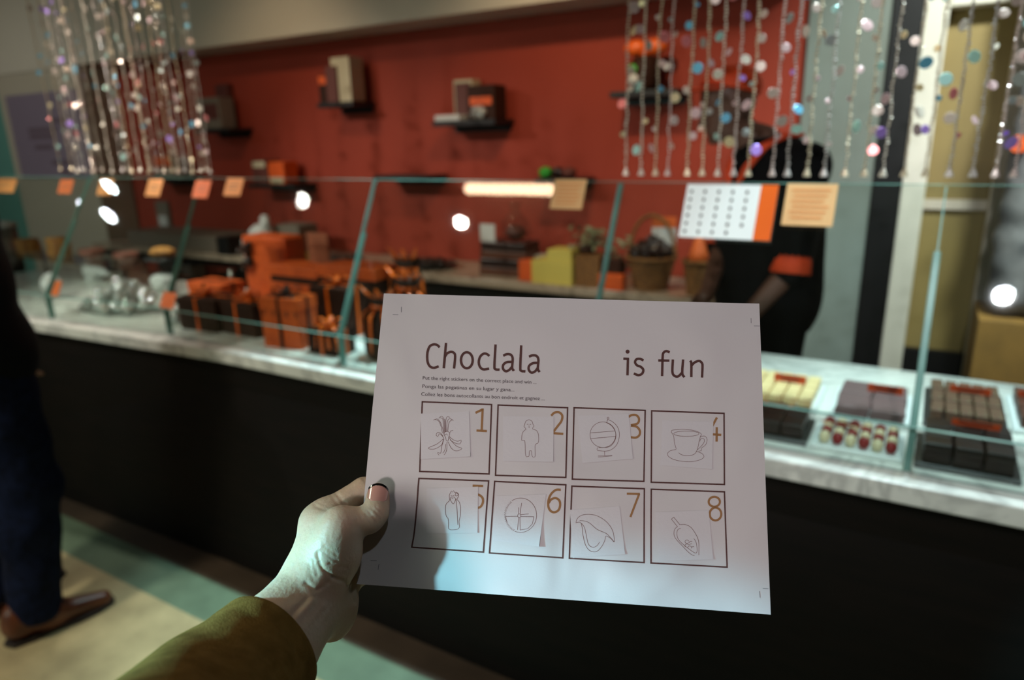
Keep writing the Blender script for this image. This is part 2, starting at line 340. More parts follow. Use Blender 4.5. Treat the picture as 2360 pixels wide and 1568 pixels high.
class SDF:
    def __init__(s): s.p = []
    def cap(s, a, b, ra, rb=None, k=0.008, sub=False): s.p.append(('c', np.array(a, float), np.array(b, float), ra, ra if rb is None else rb, k, sub)); return s
    def ell(s, c, r, k=0.008, sub=False, R=None): s.p.append(('e', np.array(c, float), np.array(r, float), R, None, k, sub)); return s
    def plane(s, p, n): s.p.append(('p', np.array(p, float), np.array(n, float)/np.linalg.norm(n))); return s   # cut away the side n points to
    def mesh(s, h, fn=None):
        lo = np.full(3, 1e9); hi = -lo
        for q in s.p:
            if q[0] == 'c' and not q[6]: m = max(q[3], q[4])+h*3; lo = np.minimum(lo, np.minimum(q[1], q[2])-m); hi = np.maximum(hi, np.maximum(q[1], q[2])+m)
            if q[0] == 'e' and not q[6]: m = max(q[2])+h*3; lo = np.minimum(lo, q[1]-m); hi = np.maximum(hi, q[1]+m)
        n = np.ceil((hi-lo)/h).astype(int)+1; ax = [lo[i]+np.arange(n[i])*h for i in range(3)]
        D = np.full(n, 0.05, np.float32)
        for q in s.p:
            if q[0] == 'p':
                for_x = (ax[0][:, None, None]-q[1][0])*q[2][0]+(ax[1][None, :, None]-q[1][1])*q[2][1]+(ax[2][None, None, :]-q[1][2])*q[2][2]
                D = np.maximum(D, for_x.astype(np.float32)); continue
            if q[0] == 'c': m = max(q[3], q[4])+q[5]+0.03; l = np.minimum(q[1], q[2])-m; u = np.maximum(q[1], q[2])+m
            else: m = q[5]+0.03; l = q[1]-max(q[2])-m; u = q[1]+max(q[2])+m
            sl = []
            for i in range(3):
                a = max(0, int((l[i]-lo[i])/h)); b = min(n[i], int((u[i]-lo[i])/h)+2); sl.append(slice(a, max(a, b)))
            sl = tuple(sl); X = ax[0][sl[0]][:, None, None]; Y = ax[1][sl[1]][None, :, None]; Z = ax[2][sl[2]][None, None, :]
            if X.size == 0 or Y.size == 0 or Z.size == 0: continue
            if q[0] == 'c':
                a, b = q[1], q[2]; ab = b-a; L = max(ab.dot(ab), 1e-12)
                t = np.clip(((X-a[0])*ab[0]+(Y-a[1])*ab[1]+(Z-a[2])*ab[2])/L, 0, 1)
                d = np.sqrt((X-a[0]-t*ab[0])**2+(Y-a[1]-t*ab[1])**2+(Z-a[2]-t*ab[2])**2)-(q[3]+(q[4]-q[3])*t)
            else:
                x, y, z = X-q[1][0], Y-q[1][1], Z-q[1][2]
                if q[3] is not None:
                    Rr = np.array(q[3]); x, y, z = Rr[0, 0]*x+Rr[0, 1]*y+Rr[0, 2]*z, Rr[1, 0]*x+Rr[1, 1]*y+Rr[1, 2]*z, Rr[2, 0]*x+Rr[2, 1]*y+Rr[2, 2]*z
                r = q[2]; k0 = np.sqrt((x/r[0])**2+(y/r[1])**2+(z/r[2])**2); k1 = np.sqrt((x/r[0]**2)**2+(y/r[1]**2)**2+(z/r[2]**2)**2)
                d = k0*(k0-1)/np.maximum(k1, 1e-9)
            k = q[5]; o = D[sl]
            if q[6]: hh = np.clip(0.5-0.5*(o+d)/k, 0, 1); D[sl] = o*(1-hh)+(-d)*hh+k*hh*(1-hh)
            else: hh = np.clip(0.5+0.5*(d-o)/k, 0, 1); D[sl] = o*hh+d*(1-hh)-k*hh*(1-hh)
        if fn is not None: D = D+fn(ax[0][:, None, None], ax[1][None, :, None], ax[2][None, None, :]).astype(np.float32)
        D[0] = D[-1] = 0.05; D[:, 0] = D[:, -1] = 0.05; D[:, :, 0] = D[:, :, -1] = 0.05
        return surface_nets(D, lo, h)
    def build(s, name, m, h, parent=None, inv=None, fn=None):
        V, F = s.mesh(h, fn)
        if inv is not None: V = V-np.array(inv)
        me = bpy.data.meshes.new(name); me.from_pydata(V.tolist(), [], F.tolist()); me.update(); me.validate()
        me.polygons.foreach_set('use_smooth', [True]*len(me.polygons)); me.materials.append(MT[m])
        o = bpy.data.objects.new(name, me); C.objects.link(o)
        if parent: o.parent = parent
        return o

exec_order = []
# ================================================================== THE SETTING
ZD, ZC, ZCEIL = 0.80, 0.80, 2.75           # display deck, back counter, ceiling heights
YW = 3.40
XR = -0.53                                 # right end of the red wall
XPIL = -5.58
YPIL = float(onx(252, 560, XPIL)[1])
struct('floor', MB().box(-10, 3.2, -4.2, YW+1.6, -0.1, 0.0), 'floor')
struct('ceiling', MB().box(-10, 3.2, -4.2, YW+1.6, ZCEIL, ZCEIL+0.1), 'ceil')
struct('wall_back', MB().box(-10, XR, YW, YW+0.12, 0, ZCEIL), 'red')
struct('trim_1', MB().box(-10, XR, 3.12, YW, 2.09, ZCEIL), 'soffit')                # lowered bulkhead over the red wall
XCL = float(ony(14, 300, YPIL)[0])
struct('wall_column', MB().box(XCL, XPIL, YPIL, YW, 0, ZCEIL), 'beige_wall')
struct('wall_left', MB().box(-10.1, -10.0, -4.2, YW+1.6, 0, ZCEIL), 'darkwall')
struct('wall_right', MB().box(3.2, 3.3, -4.2, YW+1.6, 0, ZCEIL), 'darkwall')
struct('wall_front', MB().box(-10.1, 3.3, -4.3, -4.2, 0, ZCEIL), 'darkwall')
XB0, XB1, XF1 = -0.222, -0.112, -0.025
struct('wall_side', MB().box(XR, XB0, YW-0.02, YW+0.12, 0, ZCEIL), 'bluewall')
struct('trim_2', MB().box(XB0, XB1, YW-0.03, YW+0.12, 0, ZCEIL), 'black', bevel=0.004)
d1 = struct('door_1', MB().box(XF1, 0.36, YW+0.06, YW+0.10, 0, 1.93), 'olive')
MB().box(XB1, XF1, YW-0.04, YW+0.12, 0, 2.02).build('door_frame', 'white_trim', d1, bevel=0.006)
MB().box(XF1, 0.46, YW-0.04, YW+0.12, 1.93, 2.02).build('door_frame', 'white_trim', d1, bevel=0.006)
MB().box(0.20, 0.46, YW-0.02, YW+0.12, 0, 1.93).build('door_frame', 'palewall', d1, bevel=0.006)
MB().box(XF1, 0.20, YW+0.04, YW+0.06, 1.16, 1.20).build('door_rail', 'palewall', d1)
struct('wall_end', MB().box(0.46, 3.2, YW-0.02, YW+0.12, 0, ZCEIL).box(XB1, 0.46, YW-0.02, YW+0.12, 2.02, ZCEIL), 'beige_wall')
struct('baseboard_end', MB().box(XF1, 0.20, YW+0.0, YW+0.03, 0.0, 0.56), 'black')

# ceiling lamps seen mirrored in the slanted glass
def ceiling_spot(x, y, glow, label, r=0.037):
    t = thing('ceiling_spotlight', (x, y, ZCEIL), label, 'light')
    MB().lathe([(r+0.018, -0.012), (r+0.018, 0.0)], 24).build('mounting_ring', 'white_trim', t, True)
    MB().lathe([(r+0.013, -0.05), (r+0.013, -0.012)], 24).build('housing', 'black', t, True)
    MB().lathe([(r, -0.054), (r, -0.050)], 24).build('bulb', glow, t)
PN = np.array([0, -0.47, 0.225]); PN /= np.linalg.norm(PN)
def mirrored(px, py, z):
    d = W(px, py); t = (np.array([0, 1.555, 0.905])-ORG).dot(PN)/d.dot(PN); P = ORG+d*t; r = d-2*d.dot(PN)*PN
    return P+r*((z-P[2])/r[2])
for px, py, g, lb in ((702, 445, 'lamp_glow', 'small round warm ceiling spotlight above the middle of the display counter'), (1062, 498, 'lamp_glow', 'small round warm ceiling spotlight nearest the photographer, over the counter'),
                      (312, 432, 'lamp_cold', 'cold white ceiling spotlight far left along the counter'), (2318, 658, 'lamp_cold', 'cold white ceiling spotlight at the right end of the counter')):
    q = mirrored(px, py, ZCEIL-0.054); ceiling_spot(q[0], q[1], g, lb, 0.07 if px == 312 else 0.037)
q0, q1 = mirrored(1075, 424, ZCEIL-0.06), mirrored(1270, 424, ZCEIL-0.06)
t = thing('tube_light', ((q0[0]+q1[0])/2, (q0[1]+q1[1])/2, ZCEIL), 'long warm tube light fixed on the ceiling over the counter', 'light')
L = abs(q1[0]-q0[0])/2
MB().box(-L-0.02, L+0.02, -0.05, 0.05, -0.03, 0.0).build('fixture', 'white_trim', t)
MB().tube([(-L, 0, -0.06), (L, 0, -0.06)], 0.032, 12).build('tube', 'tube_glow', t, True)

# ================================================================== DISPLAY COUNTER
XL, XRR, XBEND = -4.6, 1.6, -2.1
def yfront(x): return 1.495 if x > XBEND else 1.495-(XBEND-x)*0.065     # the counter bends slightly at the left
YDB = 2.28
t = thing('display_counter', (-1.5, 1.9, 0), 'long dark wood sales counter with a white veined marble top', 'counter')
def off(mb, o=(-1.5, 1.9, 0)): mb.v = [(x-o[0], y-o[1], z-o[2]) for x, y, z in mb.v]; return mb
def prism(mb, pts, z0, z1, mi=0):
    n = len(pts); return mb.add([(x, y, z0) for x, y in pts]+[(x, y, z1) for x, y in pts], [tuple(range(n-1, -1, -1)), tuple(range(n, 2*n))]+[(i, (i+1) % n, n+(i+1) % n, n+i) for i in range(n)], mi)
off(prism(MB(), [(XL, yfront(XL)), (XBEND, yfront(XBEND)), (XRR, 1.495), (XRR, YDB), (XL, YDB)], ZD-0.045, ZD)).build('marble_top', 'marble', t, bevel=0.004)
off(prism(MB(), [(XL, yfront(XL)-0.02+0.04), (XBEND, 1.515), (XRR, 1.515), (XRR, YDB-0.02), (XL, YDB-0.02)], 0.66, ZD-0.045)).build('upper_panel', 'darkwood', t)
bb = off(prism(MB(), [(XL, 1.335), (XBEND, 1.40), (XRR, 1.40), (XRR, YDB-0.05), (XL, YDB-0.05)], 0.0, 0.66))
tops = [(XL, yfront(XL)+0.021), (XBEND, 1.516), (XRR, 1.516)]
for k_, (x_, y_) in enumerate(tops): bb.v[5+k_] = (x_+1.5, y_-1.9, 0.66)
bb.build('base', 'darkwood', t)

# glass case
DIV = [(-3.196, 1.481), (-2.47, 1.545), (-1.579, 1.555), (-0.721, 1.555), (0.025, 1.555), (0.80, 1.555)]
ZF, ZT = 0.903, 1.375; YTOP = 1.785
t = thing('glass_display_case', (-1.5, 1.6, ZD), 'clear glass case with slanted front panes and green edges on the counter', 'display case')
def bar(p, q, wv, dv):
    p, q, wv, dv = map(np.array, (p, q, wv, dv)); vs = [p, p+wv, p+wv+dv, p+dv, q, q+wv, q+wv+dv, q+dv]
    return MB().add(vs, [(3, 2, 1, 0), (4, 5, 6, 7), (0, 1, 5, 4), (1, 2, 6, 5), (2, 3, 7, 6), (3, 0, 4, 7)])
xs = [(-4.5, 1.40)]+DIV+[(1.55, 1.555)]
def o3(mb): return off(mb, (-1.5, 1.6, ZD))
TH = 0.007
for (xa, ya), (xb, yb) in zip(xs[:-1], xs[1:]):
    tya = YTOP+(ya-1.555)*0.35; tyb = YTOP+(yb-1.555)*0.35
    for nm, (za, zb), (y0a, y0b), (y1a, y1b) in (('lower_pane', (ZD, ZF), (ya, yb), (ya, yb)), ('slanted_pane', (ZF, ZT), (ya, yb), (tya, tyb))):
        vs = [(xa+.004, y0a, za), (xb-.004, y0b, za), (xb-.004, y1b, zb), (xa+.004, y1a, zb)]; vs2 = [(x, y+TH, z) for x, y, z in vs]
        m = MB(); m.add(vs+vs2, [(0, 1, 2, 3), (7, 6, 5, 4)], 0); m.add(vs+vs2, [(4, 5, 1, 0), (5, 6, 2, 1), (6, 7, 3, 2), (7, 4, 0, 3)], 1)
        o3(m).build(nm, ['glass', 'edge'], t)
for i, (xa, ya) in enumerate(DIV):
    ty = YTOP+(ya-1.555)*0.35; zk = [1.20, 1.20, 1.21, 1.37, 1.24, 1.2][i]; yk = ya+(ty-ya)*(zk-ZF)/(ZT-ZF); e = TH+.001
    m = MB()
    def slab(prof, w_):
        n = len(prof); m.add([(xa-w_/2, y, z) for y, z in prof]+[(xa+w_/2, y, z) for y, z in prof], [tuple(range(n)), tuple(range(2*n-1, n-1, -1))]+[(k, (k+1) % n, n+(k+1) % n, n+k) for k in range(n)])
    w_ = 0.014 if i == 4 else 0.010
    slab([(ya+e, ZD), (ya+e, ZF), (yk+e, zk), (yk+e+.010, zk), (ya+e+0.014, ZF), (ya+e+0.014, ZD)], w_)
    slab([(yk+e, zk), (ty+e, ZT-.004), (ty+e+.004, ZT-.004), (yk+e+.004, zk)], 0.0035)
    o3(m).build('divider', 'edge', t)
o3(MB().tube([(xs[0][0], YTOP-0.054+TH/2, ZT+0.001)]+[(x, YTOP+(y-1.555)*0.35+TH/2, ZT+0.001) for x, y in xs[1:]], 0.0008, 6)).build('top_edge', 'edge', t)
o3(MB().tube([(x, y-0.001, ZF) for x, y in xs], 0.0024, 6)).build('fold_edge', 'edge', t)

# glass shelf in the left bays
ZS = float(ony(300, 606, 1.86)[2])-0.03
t = thing('glass_shelf', (-3.3, 2.0, ZS), 'thin glass shelf over the foil sweets inside the left of the case', 'shelf')
MB().box(-1.15, 0.60, -0.16, 0.085, -0.006, 0.0, 0).build('shelf_pane', 'thinglass', t)
for x in (-1.1, -0.35, 0.55):
    MB().tube([(x, 0.075, -ZS+ZD), (x, 0.075, -0.006)], 0.008, 8).build('post', 'steel', t, True)

# ================================================================== BACK COUNTER
t = thing('back_counter', (-2.9, 3.17, 0), 'dark cabinet with a warm grey marble top along the red wall', 'counter')
MB().box(-2.6, 2.17, -0.22, 0.215, ZC-0.04, ZC).build('marble_top', 'marble_warm', t, bevel=0.003)
MB().box(-2.58, 2.14, -0.16, 0.21, 0.0, ZC-0.04).build('cabinet', 'black', t)
for k in range(6):
    MB().box(-2.5+k*0.77, -2.5+k*0.77+0.74, -0.18, -0.16, 0.08, ZC-0.08).build('cabinet_door', 'darkwood', t, bevel=0.003)
    MB().tube([(-1.86+k*0.77, -0.20, 0.5), (-1.86+k*0.77, -0.20, 0.62)], 0.006, 8).build('handle', 'steel', t, True)
# steel things on the left of the back counter
def bx(name, x0, x1, y0, y1, z0, z1, m, label, cat, bev=0.003, rz=0.0, group=None):
    o = MB().box(-(x1-x0)/2, (x1-x0)/2, -(y1-y0)/2, (y1-y0)/2, 0, z1-z0).build(name, m, bevel=bev); o.location = ((x0+x1)/2, (y0+y1)/2, z0); o.rotation_euler = (0, 0, rz)
    return tag(o, label, cat, group)
def px_x(px, py, Y): return float(ony(px, py, Y)[0])
def px_r(px, py, Y, w_): return w_/2*(Y/float(W(px, py)[1]))/FPX
def px_z(px, py, Y): return float(ony(px, py, Y)[2])

# ================================================================== WALL SHELVES AND THEIR GOODS
def wall_shelf(pl, pr, y, label):
    a, b = ony(pl, y, 3.22), ony(pr, y, 3.22); z = float((a[2]+b[2])/2)
    t = thing('wall_shelf', ((a[0]+b[0])/2, 3.3, z), label, 'shelf', 'small black shelves on the red wall'); hw = (b[0]-a[0])/2
    MB().box(-hw, hw, -0.10, 0.10, -0.028, 0.0).build('board', 'black', t, bevel=0.003)
    MB().box(-hw+0.02, hw-0.02, 0.085, 0.10, -0.06, -0.028).build('bracket', 'black', t)
    return (a[0], b[0], z)
s1 = wall_shelf(452, 532, 297, 'black wall shelf behind the left beads holding one printed box')
s2 = wall_shelf(735, 818, 236, 'black wall shelf holding the tall cream box, upper left')
s3 = wall_shelf(1000, 1145, 277, 'black wall shelf holding the open cream box and black package')
s4 = wall_shelf(1408, 1565, 208, 'black wall shelf behind the beads holding an orange topped jar')
s5 = wall_shelf(575, 682, 424, 'black wall shelf low on the left holding an orange box')
s6 = wall_shelf(865, 988, 405, 'empty black wall shelf low in the middle')
s7 = wall_shelf(1236, 1338, 412, 'black wall shelf just above the glass holding green and dark sweets')
s0 = wall_shelf(340, 418, 412, 'black wall shelf low behind the left beads, furthest left')
def on_shelf(s, f0, f1, h, y0=3.22, y1=3.34): x0, x1, z = s; return x0+(x1-x0)*f0, x0+(x1-x0)*f1, y0, y1, z, z+h
def box_on(s, f0, f1, h, m, name, label, lid=None, **k):
    x0, x1, y0, y1, z0, z1 = on_shelf(s, f0, f1, h, **k)
    t = thing(name, ((x0+x1)/2, (y0+y1)/2, z0), label, 'box'); a, b = (x1-x0)/2, (y1-y0)/2
    MB().box(-a, a, -b, b, 0, h).build('body', m, t, bevel=0.003)
    if lid: MB().box(-a*0.82, a*0.82, -b-0.003, -b, h*lid[1], h*lid[2]).build('print', lid[0], t)
    return t
box_on(s1, 0.1, 0.75, 0.20, 'grey_box', 'printed_box', 'grey printed box with brown picture behind the left beads', ('brownred', 0.3, 0.8))
box_on(s1, 0.25, 0.6, 0.0001+0.29, 'brownred', 'printed_carton', 'tall reddish brown carton standing behind the grey printed box', y0=3.345, y1=3.39)
box_on(s2, 0.42, 0.92, 0.245, 'cream_box', 'cream_box', 'tall cream box with a brown panel, upper left shelf', None)
box_on(s2, 0.30, 0.60, 0.20, 'brownred', 'brown_box', 'narrow brown box in front of the tall cream box', None, y0=3.205, y1=3.218)
box_on(s2, 0.03, 0.28, 0.16, 'brown_card', 'small_package', 'small dark package with orange top beside the tall cream box', ('orange', 0.65, 0.95))
box_on(s3, 0.04, 0.44, 0.03, 'white_card', 'white_tray', 'pale flat tray lying on the middle wall shelf', None, y0=3.205, y1=3.30)
box_on(s3, 0.20, 0.50, 0.21, 'cream_box', 'open_cream_box', 'open cream box with brown front standing on the middle wall shelf', ('brownred', 0.12, 0.92), y0=3.305, y1=3.39)
box_on(s3, 0.56, 0.97, 0.17, 'brown_card', 'black_package', 'black package with orange and silver print on the middle wall shelf', ('orange', 0.42, 0.66))
x0, x1, y0, y1, z0, _ = on_shelf(s3, 0.5, 0.75, 0.1)
tag(MB().ball((0, 0, 0.035), 0.045, 0.03, 0.035, jit=0.15).build('foil_sweet', 'foil'), 'crumpled silver sweet in front of the black package', 'sweet').location = (x1+0.0, 3.205-0.0, z0)
t = thing('glass_jar', ((s4[0]+s4[1])/2-0.02, 3.28, s4[2]), 'dark jar with green and pale sweets under an orange bow behind the beads', 'jar')
MB().lathe([(0.055, 0), (0.07, 0.02), (0.07, 0.12), (0.05, 0.15)], 20).build('jar_body', 'brown_card', t, True)
MB().ball((-0.035, -0.055, 0.095), 0.03, 0.02, 0.022).build('green_sweet', 'green', t, True)
MB().ball((-0.03, -0.058, 0.05), 0.032, 0.02, 0.025).build('pale_sweet', 'white_card', t, True)
MB().ball((-0.05, 0, 0.19), 0.055, 0.03, 0.035).ball((0.05, 0, 0.19), 0.055, 0.03, 0.035).lathe([(0.03, 0.15), (0.012, 0.18), (0.03, 0.21)], 12).build('bow', 'orange_sat', t, True)
box_on(s5, 0.10, 0.42, 0.15, 'brownred', 'mixed_box', 'dark red and brown box on the low left wall shelf', ('cream_box', 0.7, 0.95))
box_on(s5, 0.45, 0.78, 0.14, 'orange', 'orange_box', 'small orange box with pale mark on the low left wall shelf', ('cream_box', 0.05, 0.3))
box_on(s0, 0.2, 0.85, 0.16, 'grey_box', 'toy_box', 'grey box with orange lid behind the left beads, lowest shelf', ('orange', 0.55, 0.98))
for k, (f, m, lb) in enumerate(((0.14, 'green', 'bright green wrapped sweet on the shelf just above the glass'), (0.42, 'dark_choc', 'dark wrapped sweet next to the green one on the shelf'), (0.66, 'brownred', 'dark red wrapped sweet on the shelf above the glass'))):
    o = MB().ball((0, 0, 0.028), 0.04, 0.035, 0.028, jit=0.12).build('wrapped_sweet', m); o.location = (s7[0]+(s7[1]-s7[0])*f, 3.26, s7[2]); tag(o, lb, 'sweet')
# small socket on the wall at the left
q = ony(376, 497, YW-0.02)
t = thing('wall_socket', (q[0], YW, q[2]), 'pale grey wall socket low on the red wall at the left', 'socket')
MB().box(-0.08, 0.08, -0.025, 0.0, -0.11, 0.11).build('plate', 'grey_box', t, bevel=0.006)
MB().box(-0.05, 0.05, -0.03, -0.025, -0.08, 0.0).build('socket_face', 'white_card', t)
# notice on the column and the turquoise panel beside it
a, b = ony(12, 222, YPIL-0.01), ony(214, 412, YPIL-0.01)
t = thing('wall_notice', ((a[0]+b[0])/2, YPIL-0.012, (a[2]+b[2])/2), 'large pale violet notice with faint lines on the beige column', 'notice')
hw, hh = abs(b[0]-a[0])/2, abs(a[2]-b[2])/2
MT['violet'] = mat('pale_violet_sheet', (128, 116, 132), 0.6)
MT['violet_ink'] = mat('faint_violet_ink', (104, 88, 100), 0.7)
MB().box(-hw, hw, -0.004, 0.010, -hh, hh).build('sheet', 'violet', t)
m = MB()
for zf, x0f, x1f in ((0.35, 0.15, 0.75), (0.15, -0.5, 0.3), (0.0, -0.5, 0.2), (-0.25, -0.4, 0.1), (-0.62, 0.0, 0.7), (-0.85, 0.2, 0.8)):
    m.box(hw*x0f, hw*x1f, -0.007, -0.004, hh*zf-0.02, hh*zf+0.02)
m.build('print', 'violet_ink', t)
a = ony(0, 300, YPIL-0.3); b = ony(30, 300, YPIL-0.3)
o = bx('turquoise_post', XCL-0.6, XCL-0.01, YPIL+0.02, YPIL+0.14, 0, ZCEIL, 'turq', 'turquoise post standing at the far left edge beside the column', 'post')

# ================================================================== GOODS ON THE BACK COUNTER
def bc(pl, pr, yt, yb, Y, depth):           # footprint from outline pixels on the back counter
    xa, xb = px_x(pl, yb, Y), px_x(pr, yb, Y); return xa, xb, Y, Y+depth, ZC, px_z((pl+pr)/2, yt, Y)
def bcbox(name, pl, pr, yt, yb, Y, depth, m, label, cat='box', **k):
    x0, x1, y0, y1, z0, z1 = bc(pl, pr, yt, yb, Y, depth); return bx(name, x0, x1, y0, y1, z0, max(z1, z0+0.02), m, label, cat, **k)
bcbox('grey_machine', 300, 500, 540, 575, 3.0, 0.3, 'grey_box', 'low grey machine on the back counter left of the orange boxes', 'machine')
bcbox('black_case', 505, 530, 548, 600, 2.95, 0.12, 'black', 'black case on the back counter beside the low grey machine', 'case')
bcbox('grey_carton', 640, 697, 520, 610, 3.05, 0.16, 'grey_box', 'plain grey carton standing behind the tall orange gift box')
o = MB().ball((0, 0, 0.05), 0.09, 0.07, 0.05, jit=0.12).ball((0.05, 0, 0.11), 0.035, 0.035, 0.05, jit=0.2).build('white_napkin', 'white_card', smooth=True)
q = ony(605, 600, 2.95); o.location = (px_x(612, 590, 3.0), 2.99, ZC+0.11); tag(o, 'crumpled pale napkin on top of a white carton behind the tall orange box', 'napkin')
bx('white_carton', px_x(575, 590, 3.0), px_x(640, 590, 3.0), 2.95, 3.03, ZC, ZC+0.11, 'white_card', 'white carton half hidden behind the tall orange gift box', 'box')
bcbox('yellow_packet', 674, 698, 584, 606, 2.97, 0.05, 'yellow', 'tiny pale yellow packet behind the orange boxes')
def round_tray(pc, py, wpx, m, Y, label):
    q = ony(pc, py, Y); s = px_r(pc, py, Y, wpx)
    t = thing('round_tray', (q[0], Y, ZC), label, 'tray')
    MB().lathe([(s*0.7, 0), (s, 0.02), (s*0.98, 0.024), (s*0.7, 0.008)], 32, sy=0.75).build('dish', 'slate', t, True)
    for k in range(14):
        a = 2.4*k; r = s*0.62*math.sqrt((k+0.5)/14)
        MB().ball((r*math.cos(a), r*0.72*math.sin(a), 0.03), 0.025, 0.022, 0.018, n=10, m=6).build('chocolate', m, t, True)
round_tray(985, 608, 150, 'dark_choc', 3.13, 'dark round tray of dark chocolates alone on the back counter')
round_tray(795, 592, 92, 'milk_choc', 3.13, 'small dark round tray behind the leaning glass divider')
# stack of slabs with a white card
x0, x1, y0, y1, z0, z1 = bc(1105, 1215, 560, 620, 3.05, 0.16)
n = 4; hh = (z1-z0)/n
for k in range(n):
    o = bx('chocolate_slab_pack', x0+0.004*k, x1-0.004*k, y0, y1, z0+k*hh, z0+(k+1)*hh-0.002, 'milk_choc' if k % 2 == 0 else 'dark_choc',
       ['lowest pack in the stack of chocolate slab packs', 'second pack from the bottom of the chocolate slab stack', 'third pack from the bottom of the chocolate slab stack', 'top pack of the chocolate slab stack with the white card'][k], 'chocolate', group='stacked chocolate slab packs')
o = MB().box(-0.045, 0.045, -0.002, 0.002, 0, 0.09).build('price_card', 'white_card'); o.location = (px_x(1124, 548, 3.06), 3.06, z1+0.001); tag(o, 'small white price card standing on the chocolate slab stack', 'card')
t = thing('cellophane_bag', (px_x(1184, 560, 3.12), 3.14, z1), 'clear cellophane bag tied at the top on the slab stack', 'bag')
MB().lathe([(0.07, 0), (0.085, 0.04), (0.07, 0.10), (0.02, 0.16), (0.035, 0.20)], 16).build('wrap', 'cello', t, True)
MB().ball((0, 0, 0.045), 0.06, 0.05, 0.04).build('biscuit', 'brownred', t, True)
bcbox('orange_packet', 1195, 1225, 601, 620, 3.0, 0.08, 'orange', 'small orange packet at the foot of the slab stack', 'packet')
bcbox('white_packet', 1222, 1262, 590, 606, 3.14, 0.08, 'white_card', 'small white packet between slab stack and yellow boxes', 'packet')
bcbox('yellow_box', 1225, 1318, 602, 642, 2.97, 0.14, 'yellow', 'wide lower yellow box on the back counter')
x0, x1, y0, y1, z0, z1 = bc(1225, 1318, 602, 642, 2.97, 0.14)
bx('yellow_box', px_x(1262, 600, 2.98), px_x(1318, 600, 2.98), 2.975, 3.09, z1, z1+0.055, 'yellow', 'smaller yellow box stacked on the wide yellow box', 'box')
def plant(name, pc, yb, Y, z, r, h, m, label):
    t = thing(name, (px_x(pc, yb, Y), Y, z), label, 'plant'); lf = MB()
    for k in range(46):
        a = random.uniform(0, 2*PI); rr = r*math.sqrt(random.random()); zz = random.uniform(0.2, 1)*h; ln = random.uniform(0.02, 0.04); wv = 0.012
        c = Vector((rr*math.cos(a), rr*0.7*math.sin(a), zz)); d = Vector((random.uniform(-1, 1), random.uniform(-1, 1), random.uniform(-0.3, 1))).normalized(); u = d.orthogonal().normalized()*wv
        q = d.cross(u)*0.3
        lf.add([c-d*ln, c+u+q, c+d*ln, c-u+q], [(0, 1, 2), (0, 2, 3)])
    lf.build('leaves', m, t)
    MB().lathe([(r*0.4, 0), (r*0.55, h*0.3)], 12).build('stem_bundle', 'brown_card', t, True)
bcbox('brown_planter', 1325, 1380, 590, 648, 2.99, 0.14, 'wicker', 'brown woven planter between yellow boxes and orange box', 'planter')
plant('dried_plant', 1354, 590, 3.06, px_z(1350, 590, 2.99), 0.085, 0.12, 'leaf', 'grey green dried leaves rising from the brown planter')
plant('dried_plant', 1425, 610, 3.26, ZC, 0.08, 0.20, 'leaf', 'grey green leaves behind the orange box and beside the basket')
bcbox('orange_box', 1378, 1434, 634, 655, 2.96, 0.05, 'orange', 'flat bright orange box in front of the basket on the back counter')
bcbox('dark_box', 1383, 1428, 600, 640, 3.03, 0.06, 'brown_card', 'dark box behind the flat bright orange box')
def basket(pc, ytop, ybot, wpx, Y, label, handle):
    q = px_x(pc, ybot, Y); R = px_r(pc, ytop, Y, wpx); h = px_z(pc, ytop, Y)-ZC
    t = thing('wicker_basket', (q, Y, ZC), label, 'basket')
    m = MB(); N = 10
    for k in range(N):
        z0 = h*k/N; r0 = R*(0.68+0.32*k/N); m.lathe([(r0, z0), (r0+0.004, z0+h/N*0.5), (r0+0.002, z0+h/N)], 28)
    m.build('woven_body', 'wicker', t, True)
    MB().tube([(R*1.0*math.cos(a), R*1.0*math.sin(a), h) for a in np.linspace(0, 2*PI, 30)], 0.010, 8).build('rim', 'wicker', t, True)
    if handle: MB().tube([(R*math.cos(a), 0.0, h+handle*math.sin(a)) for a in np.linspace(0, PI, 22)], 0.008, 8).build('handle', 'wicker', t, True)
    return q, R, h
q, R, h = basket(1500, 592, 655, 110, 3.08, 'wicker basket with tall arched handle full of dark sweets', 0.19)
for k in range(22):
    a = 2.4*k; rr = R*0.85*math.sqrt(k/22); o = MB().ball((0, 0, 0), 0.028, 0.024, 0.022, n=8, m=6, jit=0.2).build('dark_sweet', 'dark_choc')
    o.location = (q+rr*math.cos(a), 3.08+rr*math.sin(a), ZC+h+0.012+0.07*(1-rr/R)); tag(o, 'dark wrapped sweet heaped in the tall handled basket', 'sweet', 'dark sweets in the handled basket')
o = MB().box(-0.055, 0.055, -0.008, 0.008, 0, 0.085, 0).box(-0.055, 0.055, -0.0081, 0.0081, 0.085, 0.13, 1).build('sweet_packet', ['white_card', 'tag_dark']); o.location = (q+0.04, 3.13, ZC+h+0.05); o.rotation_euler = (0.15, 0, 0.15); tag(o, 'packet with orange top and pale blue bottom in the handled basket', 'packet')
q, R, h = basket(1606, 602, 672, 66, 3.04, 'smaller wicker basket without a high handle beside the staff member', 0)
o = MB().lathe([(0.045, 0), (0.04, 0.04), (0.006, 0.13)], 14).build('orange_cone', 'tag_dark', smooth=True); o.location = (q, 3.04, ZC+h); tag(o, 'dull orange cone shaped packet in the smaller basket', 'packet')

